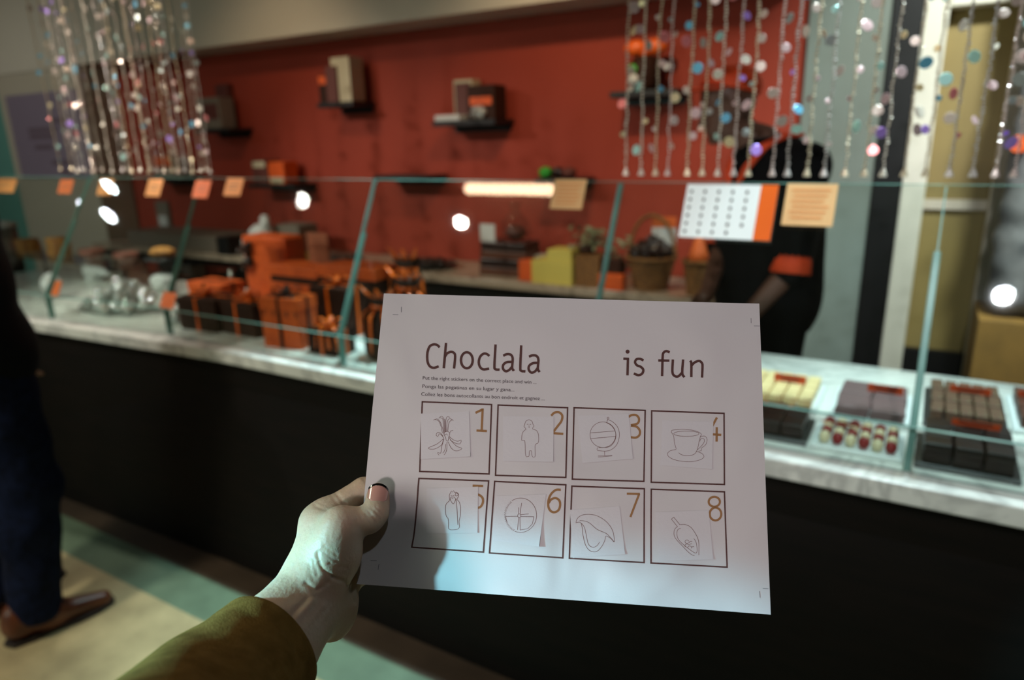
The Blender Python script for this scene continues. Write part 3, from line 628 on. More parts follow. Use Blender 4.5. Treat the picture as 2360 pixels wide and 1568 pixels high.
# ================================================================== GOODS IN THE CASE, LEFT
def disc_stack(pc, ybot, wpx, n, Y, z, hstep, m, name, lab, group):
    x = px_x(pc, ybot, Y); R = px_r(pc, ybot, Y, wpx)*0.9
    for k in range(n):
        o = MB().lathe([(R*0.93, 0), (R, hstep*0.3), (R, hstep*0.6), (R*0.9, hstep*0.98)], 24, sy=0.9).build(name, m, smooth=True); o.location = (x+random.uniform(-.006, .006), Y+random.uniform(-.004, .004), z+k*hstep)
        tag(o, lab[0 if k == 0 else (2 if k == n-1 else 1)], 'biscuit', group)
disc_stack(78, 622, 60, 4, 1.98, ZS, 0.017, 'biscuit', 'round_biscuit', ['bottom round biscuit of the leftmost stack on the glass shelf', 'middle round biscuit of the leftmost stack on the glass shelf', 'top round biscuit of the leftmost stack on the glass shelf'], 'leftmost stack of round biscuits')
disc_stack(146, 622, 60, 5, 1.98, ZS, 0.018, 'biscuit', 'round_biscuit', ['bottom biscuit of the taller stack beside the first glass divider', 'middle biscuit of the taller stack beside the first glass divider', 'pale golden top biscuit of the taller stack beside the divider'], 'taller stack of round biscuits')
for pc, yy, wd, lb in ((215, 596, 62, 'shallow pinkish brown bowl between biscuit stack and oval loaf'), (292, 598, 60, 'shallow pinkish brown bowl next to the oval golden loaf')):
    x = px_x(pc, yy, 1.98); R = px_r(pc, yy, 1.98, wd)*0.9
    o = MB().lathe([(R*0.5, 0), (R*0.9, 0.02), (R, 0.045), (R*0.94, 0.047), (R*0.85, 0.024), (R*0.4, 0.008)], 28).build('shallow_bowl', 'pinkplate', smooth=True); o.location = (x, 1.98, ZS); tag(o, lb, 'bowl')
t = thing('cake_stand', (px_x(378, 604, 1.98), 1.98, ZS), 'low dark cake stand on the glass shelf under the golden loaf', 'stand')
MB().lathe([(0.035, 0), (0.02, 0.02), (0.085, 0.035), (0.085, 0.042)], 28).build('plate', 'slate', t, True)
o = MB().ball((0, 0, 0.024), 0.075, 0.05, 0.026, jit=0.05).build('golden_loaf', 'biscuit', smooth=True); o.location = (px_x(378, 604, 1.98), 1.98, ZS+0.042); tag(o, 'oval golden loaf lying on the low dark cake stand', 'bread')
t = thing('foil_sweet_platter', (px_x(288, 738, 1.72), 1.745, ZD), 'wide clear glass platter under the silver foil sweets', 'platter')
MB().lathe([(0.12, 0), (0.25, 0.014), (0.255, 0.018), (0.12, 0.008)], 36, sy=0.66).build('platter', 'thinglass', t, True)
cx0, k = px_x(288, 738, 1.72), 0
protos = [MB().ball((0, 0, 0), 0.0255, 0.023, 0.019, n=12, m=8, jit=0.2) for _ in range(4)]
pm = [p.build('foil_wrapped_sweet', 'foil') for p in protos]
for p in pm[1:]: bpy.data.objects.remove(p)
pmesh = [bpy.data.meshes[i] for i in range(0)]
base = pm[0]; cnt = 0
for lay, (nn, rr, zz) in enumerate(((24, 0.225, 0.036), (13, 0.165, 0.074), (5, 0.09, 0.112))):
    for k in range(nn):
        a = 2.4*k+lay; r = rr*math.sqrt((k+0.5)/nn)
        o = base if cnt == 0 else base.copy()
        if cnt: C.objects.link(o)
        cnt += 1; o.location = (cx0+r*math.cos(a), 1.745+0.62*r*math.sin(a), ZD+zz); o.rotation_euler = (random.uniform(0, 3), random.uniform(0, 3), random.uniform(0, 3))
        tag(o, 'silver foil wrapped sweet heaped on the clear glass platter', 'sweet', 'silver foil sweets heaped on the platter')
x = px_x(212, 668, 2.05)
o = MB().ball((0, 0, 0.05), 0.085, 0.05, 0.035).ball((-0.06, 0, 0.085), 0.035, 0.03, 0.03).tube([(0.05, 0, 0.05), (0.15, 0, 0.04)], [0.03, 0.005], 8).lathe([(0.05, 0), (0.05, 0.03)], 12).build('white_bird_figure', 'white_card', smooth=True); o.location = (x, 2.08, ZD+0.0); tag(o, 'white bird shaped figure behind the silver sweets', 'figurine')
o = MB().ball((0, 0, 0.06), 0.05, 0.04, 0.06, jit=0.12).build('white_paper_bag', 'white_card'); o.location = (px_x(140, 690, 1.75), 1.72, ZD); tag(o, 'crumpled white paper bag behind the lower left orange tag', 'bag')
bx('brown_box', px_x(290, 690, 2.1), px_x(352, 690, 2.1), 2.1, 2.2, ZD, px_z(320, 618, 2.1), 'milk_choc', 'plain brown box behind the silver foil sweets', 'box')
o = MB().ball((0, 0, 0.045), 0.09, 0.05, 0.045, jit=0.12).build('clear_wrapped_bundle', 'white_card'); o.location = (px_x(375, 690, 2.03), 2.05, ZD); tag(o, 'pale wrapped bundle behind the lower right orange tag', 'package')
t = thing('glass_bell', (px_x(422, 745, 1.68), 1.66, ZD), 'small clear glass bell at the foot of the second divider', 'bell')
MB().lathe([(0.03, 0), (0.035, 0.004), (0.022, 0.03), (0.012, 0.055), (0.008, 0.075)], 20).build('bell_body', 'foil', t, True)
t = thing('steel_urn', (px_x(28, 690, 2.0), 2.02, ZD), 'tall steel urn with pale lid at the far left of the case', 'urn')
hu = px_z(28, 520, 2.0)-ZD; MB().lathe([(0.085, 0), (0.085, hu-0.02)], 28).build('urn_body', 'steel', t, True); MB().lathe([(0.09, hu-0.02), (0.09, hu), (0.02, hu+0.015)], 28).build('lid', 'white_card', t, True)

# gift boxes
def bow(t, c, s, m, name='bow', tails=True):
    b = MB()
    for k in range(4):
        a = k*PI/2+0.5; dx, dy = math.cos(a), math.sin(a)*0.7
        b.tube([(c[0], c[1], c[2]), (c[0]+dx*s*0.6, c[1]+dy*s*0.6, c[2]+s*0.55), (c[0]+dx*s, c[1]+dy*s, c[2]+s*0.45), (c[0]+dx*s*0.8, c[1]+dy*s*0.8, c[2]+s*0.12), (c[0], c[1], c[2]+0.004)], s*0.16, 8, flat=0.25)
    if tails:
        for dx in (-1, -0.4, 0.5, 1.1): b.tube([(c[0], c[1]-0.0, c[2]+0.01), (c[0]+dx*s*0.7, c[1]-s*0.5, c[2]+0.01), (c[0]+dx*s*1.2, c[1]-s*0.85, c[2]-s*0.5), (c[0]+dx*s*1.3, c[1]-s*0.9, c[2]-s*1.2)], s*0.12, 6, flat=0.25)
    b.build(name, m, t, True)
def gift(x, y, z, w_, d_, h_, body, rib, label, rz=0.0, bw=True, lidh=0.25, tails=True, group=None, lidm=None):
    t = thing('gift_box', (x, y, z), label, 'gift box', group, rz)
    MB().box(-w_/2, w_/2, -d_/2, d_/2, 0, h_*(1-lidh)).build('box_body', body, t, bevel=0.002)
    MB().box(-w_/2-0.003, w_/2+0.003, -d_/2-0.003, d_/2+0.003, h_*(1-lidh), h_).build('lid', lidm or body, t, bevel=0.002)
    e = 0.0045
    if rib: MB().box(-0.006, 0.006, -d_/2-e, d_/2+e, 0.001, h_+0.002).box(-w_/2-e, w_/2+e, -0.006, 0.006, 0.001, h_+0.0018).build('ribbon', rib, t)
    if bw: bow(t, (0, 0, h_+0.002), min(0.055, w_*0.42), rib, tails=tails)
    return t
gx = lambda px, py, Y: px_x(px, py, Y)
# tall orange box with dark bow, back of the case
hA = px_z(620, 548, 2.08)-ZD
t = thing('tall_gift_box', ((gx(568, 660, 2.08)+gx(655, 660, 2.08))/2, 2.15, ZD), 'tall orange gift box with a dark bow on its upper left', 'gift box')
wA = (gx(655, 660, 2.08)-gx(568, 660, 2.08))/2
MB().box(-wA, wA, -0.06, 0.06, 0, hA).build('box_body', 'orange', t, bevel=0.003)
MB().box(wA+0.001, wA+0.02, -0.058, 0.058, 0, hA-0.005).build('side_flap', 'orange', t, bevel=0.002)
b = MB()
for dx, dz in ((-0.05, 0.03), (0.03, 0.06), (-0.04, -0.07), (0.02, -0.05)):
    b.tube([(-wA*0.7, -0.065, hA*0.72), (-wA*0.7+dx*0.6, -0.085, hA*0.72+dz*0.6), (-wA*0.7+dx, -0.07, hA*0.72+dz)], [0.01, 0.024, 0.008], 8, flat=0.4)
b.build('bow', 'brown_sat', t, True)
# flat stacked boxes
st = [(632, 738, 'left'), (742, 868, 'right')]
for (pl, pr, side) in st:
    xa, xb = gx(pl, 700, 1.98), gx(pr, 700, 1.98)
    hb = (px_z((pl+pr)/2, 615, 1.98)-ZD)/3
    for k in range(3):
        lb = f"{['bottom','middle','top'][k]} flat orange gift box of the {side} stack under the slanted glass"
        gift((xa+xb)/2, 2.04+0.004*k, ZD+k*hb, xb-xa, 0.14, hb-0.003, 'brown_card', None, lb, bw=False, lidh=0.62, group=f'flat gift boxes in the {side} stack', lidm='orange' if (side == 'left' or k == 2) else None)
# kraft card
o = MB().box(-0.06, 0.06, -0.002, 0.002, 0, 0.13).build('kraft_card', MT['tag_dark']); o.location = (gx(716, 605, 2.05), 2.10, px_z(716, 606, 2.10)); 
MT['kraft'] = mat('kraft_brown_card', (150, 84, 52), 0.7); o.data.materials[0] = MT['kraft']; tag(o, 'kraft brown card standing on top of the stacked flat gift boxes', 'card')
# front row
def fgift(pl, pr, yt, yb, Y, d_, body, rib, lb, rz=0.0, **k):
    xa, xb = gx(pl, yb, Y), gx(pr, yb, Y); h_ = px_z((pl+pr)/2, yt, Y)-ZD
    return gift((xa+xb)/2, Y+d_/2, ZD, (xb-xa)*0.92, d_, h_, body, rib, lb, rz, **k)
fgift(420, 500, 690, 770, 1.64, 0.12, 'brown_card', 'orange_sat', 'dark brown gift box with orange bow beside the second divider', 0.1, tails=False)
fgift(512, 600, 700, 792, 1.66, 0.12, 'brown_card', 'orange_sat', 'dark brown gift box with orange bow left of the orange front box', -0.05)
fgift(612, 692, 690, 812, 1.615, 0.10, 'orange', 'brown_sat', 'orange gift box with dark ribbon standing at the front pane', 0.12)
fgift(712, 782, 762, 828, 1.62, 0.09, 'brown_card', 'orange_sat', 'small dark brown gift box with orange bow by the third divider', 0.0)
fgift(722, 802, 665, 760, 1.80, 0.12, 'brown_card', 'orange_sat', 'dark brown gift box with orange bow behind the small one', 0.05, tails=False)
fgift(440, 520, 655, 720, 1.84, 0.12, 'orange', 'brown_sat', 'orange gift box behind the dark brown boxes beside the second divider', 0.0, bw=False)
# cellophane bags with orange strips
def strip_bag(pc, yb, Y, R, h_, lb):
    t = thing('gift_bag', (gx(pc, yb, Y), Y+R*0.8, ZD), lb, 'gift bag', 'brown gift bags with orange ribbon strips')
    MB().lathe([(R*0.85, 0), (R, 0.02), (R*0.95, h_*0.55), (R*0.45, h_*0.74), (R*0.75, h_*0.86)], 20, sy=0.8).build('bag_body', 'brown_card', t, True)
    for k in range(5):
        a = -PI*0.95+k*PI*0.22; c, s = math.cos(a), math.sin(a)
        MB().tube([(c*R*0.45, s*R*0.36, h_*0.74), (c*R*1.0, s*R*0.82, h_*0.62), (c*R*1.06, s*R*0.86, h_*(0.3+0.05*(k % 3))), (c*R*1.1, s*R*0.9, h_*(0.12+0.08*(k % 2)))], [0.006, 0.008, 0.007, 0.003], 6, flat=0.25).build('ribbon_strip', 'orange_sat', t, True)
    MB().lathe([(R*0.5, h_*0.72), (R*0.52, h_*0.76)], 16).build('tie', 'orange_sat', t, True)
    for k in range(4):
        a = -2.6+k*0.7; MB().tube([(0, 0, h_*0.75), (math.cos(a)*R*0.7, math.sin(a)*R*0.5, h_*0.9), (math.cos(a)*R*1.0, math.sin(a)*R*0.8, h_*1.02)], [0.008, 0.012, 0.004], 6, flat=0.3).build('ribbon_strip', 'orange_sat', t, True)
strip_bag(864, 846, 1.64, 0.075, 0.24, 'brown gift bag with orange ribbons right of the third divider')
strip_bag(925, 836, 1.82, 0.08, 0.27, 'taller brown gift bag with orange ribbons nearest the paper')
strip_bag(925, 765, 2.02, 0.08, 0.30, 'brown gift bag with orange ribbons at the back of its bay')

# ================================================================== TAGS AND SHEETS STUCK ON THE GLASS
def pane_pt(px, py):
    d = W(px, py); t = (np.array([0, 1.555, ZF])-ORG).dot(PN)/d.dot(PN); return ORG+d*t
def on_glass(name, quad, m, label, cat, group=None, parts=()):
    # quad: TL TR BR BL pixels -> corner points on the outer face of the slanted pane
    P = [pane_pt(*q) for q in quad]; u = (P[1]-P[0]+P[2]-P[3])/2; v = (P[3]-P[0]+P[2]-P[1])/2; c = sum(P)/4; W_, H_ = np.linalg.norm(u), np.linalg.norm(v)
    t = thing(name, c+PN*0.007, label, cat, group)
    e1 = np.array([1, 0, 0]); e2 = np.array([0, 0.225, 0.47]); e2 = e2/np.linalg.norm(e2)
    def sub(nm, x0, x1, y0, y1, mm, lift):
        vs = []
        for l in (lift, lift+0.0008):
            for x, y in ((x0, y0), (x1, y0), (x1, y1), (x0, y1)): vs.append(tuple(e1*(x*W_)+e2*(y*H_)+PN*l))
        return MB().add(vs, [(3, 2, 1, 0), (4, 5, 6, 7), (0, 1, 5, 4), (1, 2, 6, 5), (2, 3, 7, 6), (3, 0, 4, 7)]), nm, mm
    b, nm, mm = sub('card', -.5, .5, -.5, .5, m, 0); b.build(nm, mm, t)
    for nm, mm, rects in parts:
        if nm == 'chocolate_picture':
            for r in rects: b2, _, _ = sub(nm, *r, mm, 0.0009); b2.build(nm, mm, t)
            continue
        b = MB()
        for r in rects: b2, _, _ = sub(nm, *r, mm, 0.0009); b.add(b2.v, b2.f)
        b.build(nm, mm, t)
lines = [(-.38+.04*(k % 2), .38-.05*(k % 3), .32-.13*k, .36-.13*k) for k in range(6)]
for quad, m, lb in ((((-10, 413), (42, 414), (36, 445), (-14, 444)), 'tag', 'bright orange tag at the far left end of the glass'),
                    (((144, 416), (175, 416), (166, 448), (136, 447)), 'tag_dark', 'darker orange tag just left of the first glass divider'),
                    (((237, 413), (269, 414), (257, 452), (225, 450)), 'tag', 'orange tag left of the white lamp reflection'),
                    (((350, 415), (382, 416), (369, 455), (336, 452)), 'tag', 'orange tag right of the white lamp reflection'),
                    (((457, 418), (494, 418), (478, 459), (445, 456)), 'tag_dark', 'orange tag on the top corner of the second divider'),
                    (((530, 413), (569, 413), (554, 455), (517, 451)), 'tag', 'last orange tag of the left row, over dark red wall')):
    on_glass('price_tag', quad, m, lb, 'tag', 'small orange tags in a row on the glass', [('writing', 'grey_print', [(-.3, .3, .1, .14), (-.3, .2, -.1, -.06)])])
on_glass('price_tag', ((1284, 415), (1356, 417), (1342, 485), (1268, 483)), 'peach', 'larger pale yellow orange tag right of the tube light reflection', 'tag', None, [('writing', 'tag', lines)])
on_glass('price_tag', ((116, 648), (147, 648), (139, 684), (110, 682)), 'tag_dark', 'small orange tag low on the glass before the first divider', 'tag')
on_glass('price_tag', ((382, 676), (412, 676), (402, 713), (371, 711)), 'tag_dark', 'small orange tag low on the glass over the foil sweets', 'tag')
dots = [(-.44+.155*i-.014, -.44+.155*i+.014, .36-.15*j-.03, .36-.15*j+.03) for i in range(5) for j in range(6) if not (i == 4 and j == 5)]
on_glass('price_list', ((1590, 426), (1797, 431), (1774, 559), (1563, 547)), 'white_sheet', 'white price list with rows of chocolates and an orange band', 'price list', None,
         [('chocolate_picture', 'dark_print', dots), ('orange_band', 'orange_sat', [(.32, .5, -.5, .5)])])
on_glass('notice_sheet', ((1817, 427), (1932, 426), (1920, 524), (1800, 522)), 'peach', 'peach notice sheet with faint writing right of the white price list', 'notice', None, [('writing', 'tag', lines)])

# ================================================================== CHOCOLATE TRAYS AT THE RIGHT
def tray(px_near, px_far, label, liner='wax'):
    a, b = onz(*px_near[0], ZD), onz(*px_near[1], ZD); c, d = onz(*px_far[0], ZD), onz(*px_far[1], ZD)
    x0, x1 = (a[0]+c[0])/2, (b[0]+d[0])/2; y0, y1 = max((a[1]+b[1])/2, 1.60), (c[1]+d[1])/2
    t = thing('chocolate_tray', ((x0+x1)/2, (y0+y1)/2, ZD), label, 'tray'); hw, hd = (x1-x0)/2, (y1-y0)/2
    MB().box(-hw-.012, hw+.012, -hd-.010, hd+.010, 0.0, 0.012).build('tray_base', liner, t, bevel=0.003)
    return (x0+x1)/2, (y0+y1)/2, hw, hd
def fill(c, nx, ny, m, name, lb, group, h_=0.022, ball=False, alt=None, gap=0.9, layers=1):
    X, Y, hw, hd = c; sx, sy = 2*hw/nx, 2*hd/ny
    for l in range(layers):
        for i in range(nx):
            for j in range(ny):
                mm = m if not alt or (i+j) % 2 == 0 else alt
                key = (name, mm, nx, ny, h_)
                if key not in exec_cache:
                    b = MB()
                    if ball: b.ball((0, 0, h_*0.5), sx*0.46, sy*0.46, h_*0.55, n=12, m=8); o = b.build(name, mm, smooth=True)
                    else: b.box(-sx/2*gap, sx/2*gap, -sy/2*gap, sy/2*gap, 0, h_); o = b.build(name, mm, bevel=0.003)
                    exec_cache[key] = o
                else: o = exec_cache[key].copy(); C.objects.link(o)
                o.location = (X-hw+sx*(i+.5), Y-hd+sy*(j+.5), ZD+0.012+l*h_); o.rotation_euler = (0, 0, random.uniform(-.05, .05)); tag(o, lb if mm != 'berry_choc' else 'dark red round chocolate on the tray by the fifth divider', 'chocolate', group if mm != 'berry_choc' else 'dark red round chocolates')
exec_cache = {}
def sign(pl, pr, yt, yb, Y, z0, lb):
    xa, xb = gx(pl, yb, Y), gx(pr, yb, Y); zb, zt = px_z((pl+pr)/2, yb, Y), px_z((pl+pr)/2, yt, Y)
    t = thing('chocolate_sign', ((xa+xb)/2, Y, z0), lb, 'sign', 'orange name cards on the chocolate trays'); hw = (xb-xa)/2; zb = max(zb, z0+0.002)
    MB().box(-hw, hw, -0.001, 0.001, zb-z0, zt-z0).build('card', 'sign', t)
    MB().box(-hw*.7, hw*.7, -0.0016, -0.001, (zb+zt)/2-z0+0.001, (zb+zt)/2-z0+0.006).box(-hw*.5, hw*.5, -0.0016, -0.001, (zb+zt)/2-z0-0.009, (zb+zt)/2-z0-0.005).build('writing', 'brownred', t)
    MB().tube([(0, 0.003, 0), (0, 0.003, zt-z0-0.004)], 0.0015, 6).build('pin', 'steel', t)
c1 = tray(((1700, 938), (1872, 948)), ((1735, 880), (1895, 895)), 'wax paper under white chocolate pieces, left of the paper edge bay')
fill(c1, 5, 4, 'white_choc', 'white_chocolate_piece', 'speckled white chocolate piece on the tray beside the paper edge', 'white chocolate pieces', 0.026)
c2 = tray(((1915, 968), (2082, 985)), ((1945, 905), (2092, 920)), 'tray of violet brown chocolate slabs in front of the fifth divider', 'wax')
fill(c2, 2, 2, 'violet_choc', 'chocolate_slab', 'flat violet brown chocolate slab on the middle tray', 'violet brown chocolate slabs', 0.012, gap=0.97, layers=2)
c3 = tray(((1690, 1015), (1850, 1032)), ((1720, 955), (1862, 975)), 'dark tray of dark chocolate slabs beside the paper edge', 'slate')
fill(c3, 3, 2, 'dark_choc', 'dark_chocolate_slab', 'dark chocolate slab on the tray touching the paper edge', 'dark slabs beside the paper', 0.016, gap=0.94, layers=2)
c4 = tray(((1872, 1052), (2062, 1085)), ((1898, 992), (2074, 1012)), 'tray of round red and cream chocolates in front of the fifth divider', 'wax')
fill(c4, 6, 4, 'cream_choc', 'round_chocolate', 'cream round chocolate on the tray by the fifth divider', 'cream round chocolates', 0.026, ball=True, alt='berry_choc')
c5 = tray(((2138, 985), (2305, 1003)), ((2142, 905), (2300, 925)), 'dark tray of nutty brown chocolates right of the fifth divider', 'slate')
fill(c5, 5, 3, 'green_choc', 'nut_chocolate', 'brown chocolate with green nut crumbs right of the fifth divider', 'nutty chocolates', 0.03)
c6 = tray(((2118, 1095), (2335, 1125)), ((2125, 1015), (2325, 1040)), 'dark tray of black chocolate bars at the front right', 'slate')
fill(c6, 3, 3, 'dark_choc', 'dark_chocolate_bar', 'very dark chocolate bar on the front right tray', 'dark bars at the front right', 0.022, gap=0.93, layers=2)
c7 = tray(((2340, 1000), (2500, 1020)), ((2335, 925), (2490, 945)), 'tray of reddish brown chocolates cut by the right picture edge', 'wax')
fill(c7, 4, 3, 'milk_choc', 'milk_chocolate_piece', 'reddish brown chocolate piece at the right picture edge', 'reddish brown chocolates', 0.03)
zt = ZD+0.012
sign(1783, 1856, 864, 887, c1[1]+0.01, zt+0.026, 'orange name card standing on the white chocolate pieces')
sign(1997, 2080, 888, 917, c2[1]+0.03, zt+0.024, 'orange name card standing on the violet brown slabs')
sign(1757, 1826, 930, 958, c3[1]+0.04, zt+0.032, 'orange name card standing on the dark slabs beside the paper')
sign(1890, 1990, 976, 1012, c4[1]+0.0, zt+0.028, 'orange name card standing on the round red and cream chocolates')
sign(2184, 2281, 892, 925, c5[1]+0.03, zt+0.03, 'orange name card standing on the nutty chocolates')
sign(2187, 2302, 972, 1008, c6[1]+0.05, zt+0.044, 'orange name card standing on the black chocolate bars')
sign(2342, 2420, 904, 932, c7[1]+0.03, zt+0.03, 'orange name card cut by the right picture edge')

# grey stone slab on an ochre plinth, right
YS = 3.0
xl = gx(2262, 750, YS); zsl = px_z(2310, 742, YS)
bx('ochre_plinth', gx(2252, 760, YS), gx(2252, 760, YS)+0.75, YS, YS+0.35, 0, zsl, 'ochre', 'ochre yellow board plinth under the grey stone slab', 'plinth')
def rough(X, Y, Z): return 0.006*np.sin(X*23+1.3*np.sin(Z*17))*np.sin(Z*19+np.sin(X*31))+0.004*np.sin(X*51+Y*40)*np.cos(Z*47)
s = SDF()
for zz in np.arange(zsl+0.08, 2.2, 0.10):
    for xx in np.arange(xl+0.085, xl+0.62, 0.09): s.ell((xx, YS+0.12, zz), (0.085, 0.08, 0.09), k=0.03)
o = s.build('stone_slab', 'stone', 0.02, fn=rough); tag(o, 'tall rough grey stone slab standing on the ochre plinth', 'stone')
o.location.z = 0.012
q = ony(2356, 333, YS-0.06); o = MB().lathe([(0.03, 0), (0.03, 0.01)], 16).build('orange_sticker', 'orange'); o.rotation_euler = (PI/2, 0, 0); o.location = (q[0], YS+0.04, q[2]); tag(o, 'round orange sticker on the grey stone slab', 'sticker')

# ================================================================== BEADED STRANDS
ZB = 1.388
def make_sequin():
    return MB().lathe([(0.0095, -0.0005), (0.0105, 0.0), (0.0095, 0.0005)], 14)
sq_mesh = None
thread_meshes = []
def thread_mesh(L, seed):
    rnd = random.Random(seed); m = MB(); z = 0.012
    m.lathe([(0.009, 0.0), (0.0075, 0.007), (0.002, 0.020)], 10)
    dx = dy = 0.0
    while z < L:
        ln = rnd.uniform(0.006, 0.012); r = rnd.uniform(0.0032, 0.0056); dx += rnd.uniform(-.0016, .0016)-dx*0.2; dy += rnd.uniform(-.0016, .0016)-dy*0.2
        c = (dx, dy, z+ln/2)
        m.add([(c[0], c[1], z), (c[0]+r, c[1], c[2]), (c[0], c[1]+r, c[2]), (c[0]-r, c[1], c[2]), (c[0], c[1]-r, c[2]), (c[0]+rnd.uniform(-.001, .001), c[1], z+ln)],
              [(0, 2, 1), (0, 3, 2), (0, 4, 3), (0, 1, 4), (5, 1, 2), (5, 2, 3), (5, 3, 4), (5, 4, 1)])
        z += ln*0.92
    return m
LS = ZCEIL-ZB
pro = [thread_mesh(LS, 11+k).build('bead_thread', 'bead') for k in range(4)]
seq0 = make_sequin().build('sequin', 'sequin')
firsts = {'t': list(pro), 's': [seq0]}
def strand(x, y, label, group, nseq=11, zb=ZB):
    t = thing('bead_strand', (x, y, zb), label, 'bead strand', group)
    if firsts['t']: b = firsts['t'].pop(0)
    else: b = random.choice(pro).copy(); C.objects.link(b)
    b.parent = t; b.rotation_euler = (0, 0, random.uniform(0, 6))
    z = random.uniform(0.05, 0.12)
    while z < 0.80:
        if firsts['s']: s = firsts['s'].pop(0)
        else: s = seq0.copy(); C.objects.link(s)
        s.parent = t; k = random.choice((0.6, 0.8, 1.0, 1.2, 1.35)); s.scale = (k, k, k)
        s.location = (random.choice((-1, 1))*0.011*k, random.uniform(-.004, .004), z)
        s.rotation_euler = (PI/2+random.uniform(-.5, .5), random.uniform(-.5, .5), random.uniform(-.8, 1.0)); z += random.uniform(0.035, 0.10)
ORD = 'first second third fourth fifth sixth seventh eighth ninth tenth eleventh twelfth'.split()
right_px = [1442, 1477, 1510, 1538, 1583, 1617, 1653, 1689, 1723, 1778, 1813, 1858, 1897, 1945, 1990, 2033, 2082, 2130, 2185, 2240, 2292, 2335]
for i, p in enumerate(right_px):
    Y = 1.86; x = px_x(p, 414, Y)
    if p < 1850: lb, g = f'{ORD[i]} strand from the left of the beads before the red wall', 'bead strands before the red wall at the right'
    elif p < 2050: lb, g = f'{ORD[i-11]} faint bead strand from the left before the blue grey wall', 'bead strands before the blue grey wall'
    elif p < 2100: lb, g = 'bead strand hanging before the black upright panel', 'bead strands before the black panel'
    elif p < 2150: lb, g = 'bead strand looking dark before the white door frame', None
    else: lb, g = f'{ORD[i-18]} bead strand from the left before the olive door and stone', 'bead strands at the right picture edge'
    strand(x, Y, lb, g)
left_px = [182, 200, 217, 240, 262, 287, 308, 327, 347, 365, 382, 400, 414, 430, 447, 466, 488]
for i, p in enumerate(left_px):
    Y = 1.86+0.10*(i % 2); x = px_x(p, 412, Y)
    strand(x, Y, 'iridescent bead strand in the dense curtain at the upper left', 'bead strands in the dense left curtain')
for p in (70, 95, 118, 150, 225, 276, 340, 405):
    strand(px_x(p+70, 412, 2.05), 2.06, 'faint bead strand in the rear row of the left curtain', 'rear bead strands of the left curtain')

# ================================================================== PEOPLE IN THE BACKGROUND
def hand_sdf(s, wrist, d, side, r=0.0085, k=0.006):
    w_ = np.array(wrist, float); d = np.array(d, float); d /= np.linalg.norm(d); u = np.array(side, float); u -= u.dot(d)*d; u /= np.linalg.norm(u); n = np.cross(d, u)
    s.cap(w_, w_+d*0.07, 0.024, 0.028, k=0.015)
    for q, (o, l) in enumerate(((-0.03, 0.065), (-0.01, 0.075), (0.01, 0.07), (0.03, 0.055))):
        a = w_+d*0.085+u*o; b = a+d*l*0.55+n*0.006; c = b+d*l*0.45+n*0.018; s.cap(a, b, r, r*0.95, k=k); s.cap(b, c, r*0.9, r*0.8, k=k)
    a = w_+d*0.03-u*0.028; b = a+d*0.035-u*0.022+n*0.01; s.cap(a, b, 0.012, 0.010, k=0.01); s.cap(b, b+d*0.03, 0.010, 0.008, k=k)
def human(J, g=0.0, arms=True, head=True, torso=True, legs=True, hands=True, hd=None, cut=None):
    """body surface from joints; g = extra cloth thickness"""
    s = SDF(); A = {k: np.array(v, float) for k, v in J.items()}
    if torso:
        s.ell(A['chest'], (0.165+g, 0.115+g, 0.21+g), k=0.05); s.ell(A['belly'], (0.15+g, 0.11+g, 0.17+g), k=0.06); s.ell(A['pelvis'], (0.165+g, 0.125+g, 0.13+g), k=0.05)
        for q in 'LR': s.cap(A['neck']-np.array((0, 0, 0.05)), A['sh'+q], 0.055+g, 0.052+g, k=0.05)
        s.cap(A['neck']-np.array((0, 0, 0.06)), A['neck'], 0.058+g*0.5, 0.055+g*0.3, k=0.03)
    if arms:
        for q in 'LR':
            s.cap(A['sh'+q], A['el'+q], 0.050+g, 0.040+g, k=0.03)
            if arms != 'upper': s.cap(A['el'+q], A['wr'+q], 0.039+g, 0.026+g, k=0.02)
            if hands and arms is True: hand_sdf(s, A['wr'+q], A['wr'+q]-A['el'+q], (1, 0.2, 0) if q == 'L' else (-1, 0.2, 0))
    if legs:
        for q in 'LR':
            s.cap(A['hip'+q], A['kn'+q], 0.085+g, 0.056+g, k=0.05); s.cap(A['kn'+q], A['an'+q], 0.055+g, 0.038+g, k=0.03); s.ell(A['kn'+q]+(A['an'+q]-A['kn'+q])*0.3+np.array((0, -0.02, 0)), (0.048+g, 0.052+g, 0.11), k=0.03)
    if head:
        H = A['head']; f = np.array(J['face'], float); f /= np.linalg.norm(f); u = np.cross(f, (0, 0, 1)); u /= np.linalg.norm(u); v = np.cross(u, f)
        s.cap(A['neck']-np.array((0, 0, 0.03)), H-v*0.06, 0.054, 0.05, k=0.03)
        Rr = np.array([u, f, v])
        s.ell(H+v*0.02-f*0.01, (0.075, 0.095, 0.10), k=0.02, R=Rr); s.ell(H-v*0.055+f*0.03, (0.055, 0.06, 0.062), k=0.03, R=Rr)
        s.cap(H+f*0.085+v*0.005, H+f*0.105-v*0.03, 0.009, 0.014, k=0.01)
        s.ell(H+f*0.085-v*0.062, (0.024, 0.013, 0.008), k=0.006, R=Rr); s.ell(H+f*0.078-v*0.095, (0.028, 0.018, 0.018), k=0.02, R=Rr)
        for e in (-1, 1):
            s.ell(H+f*0.098+v*0.004+u*0.031*e, (0.017, 0.014, 0.012), k=0.008, sub=True, R=Rr); s.ell(H+u*0.078*e-f*0.005-v*0.01, (0.012, 0.022, 0.033), k=0.006, R=Rr)
    return s
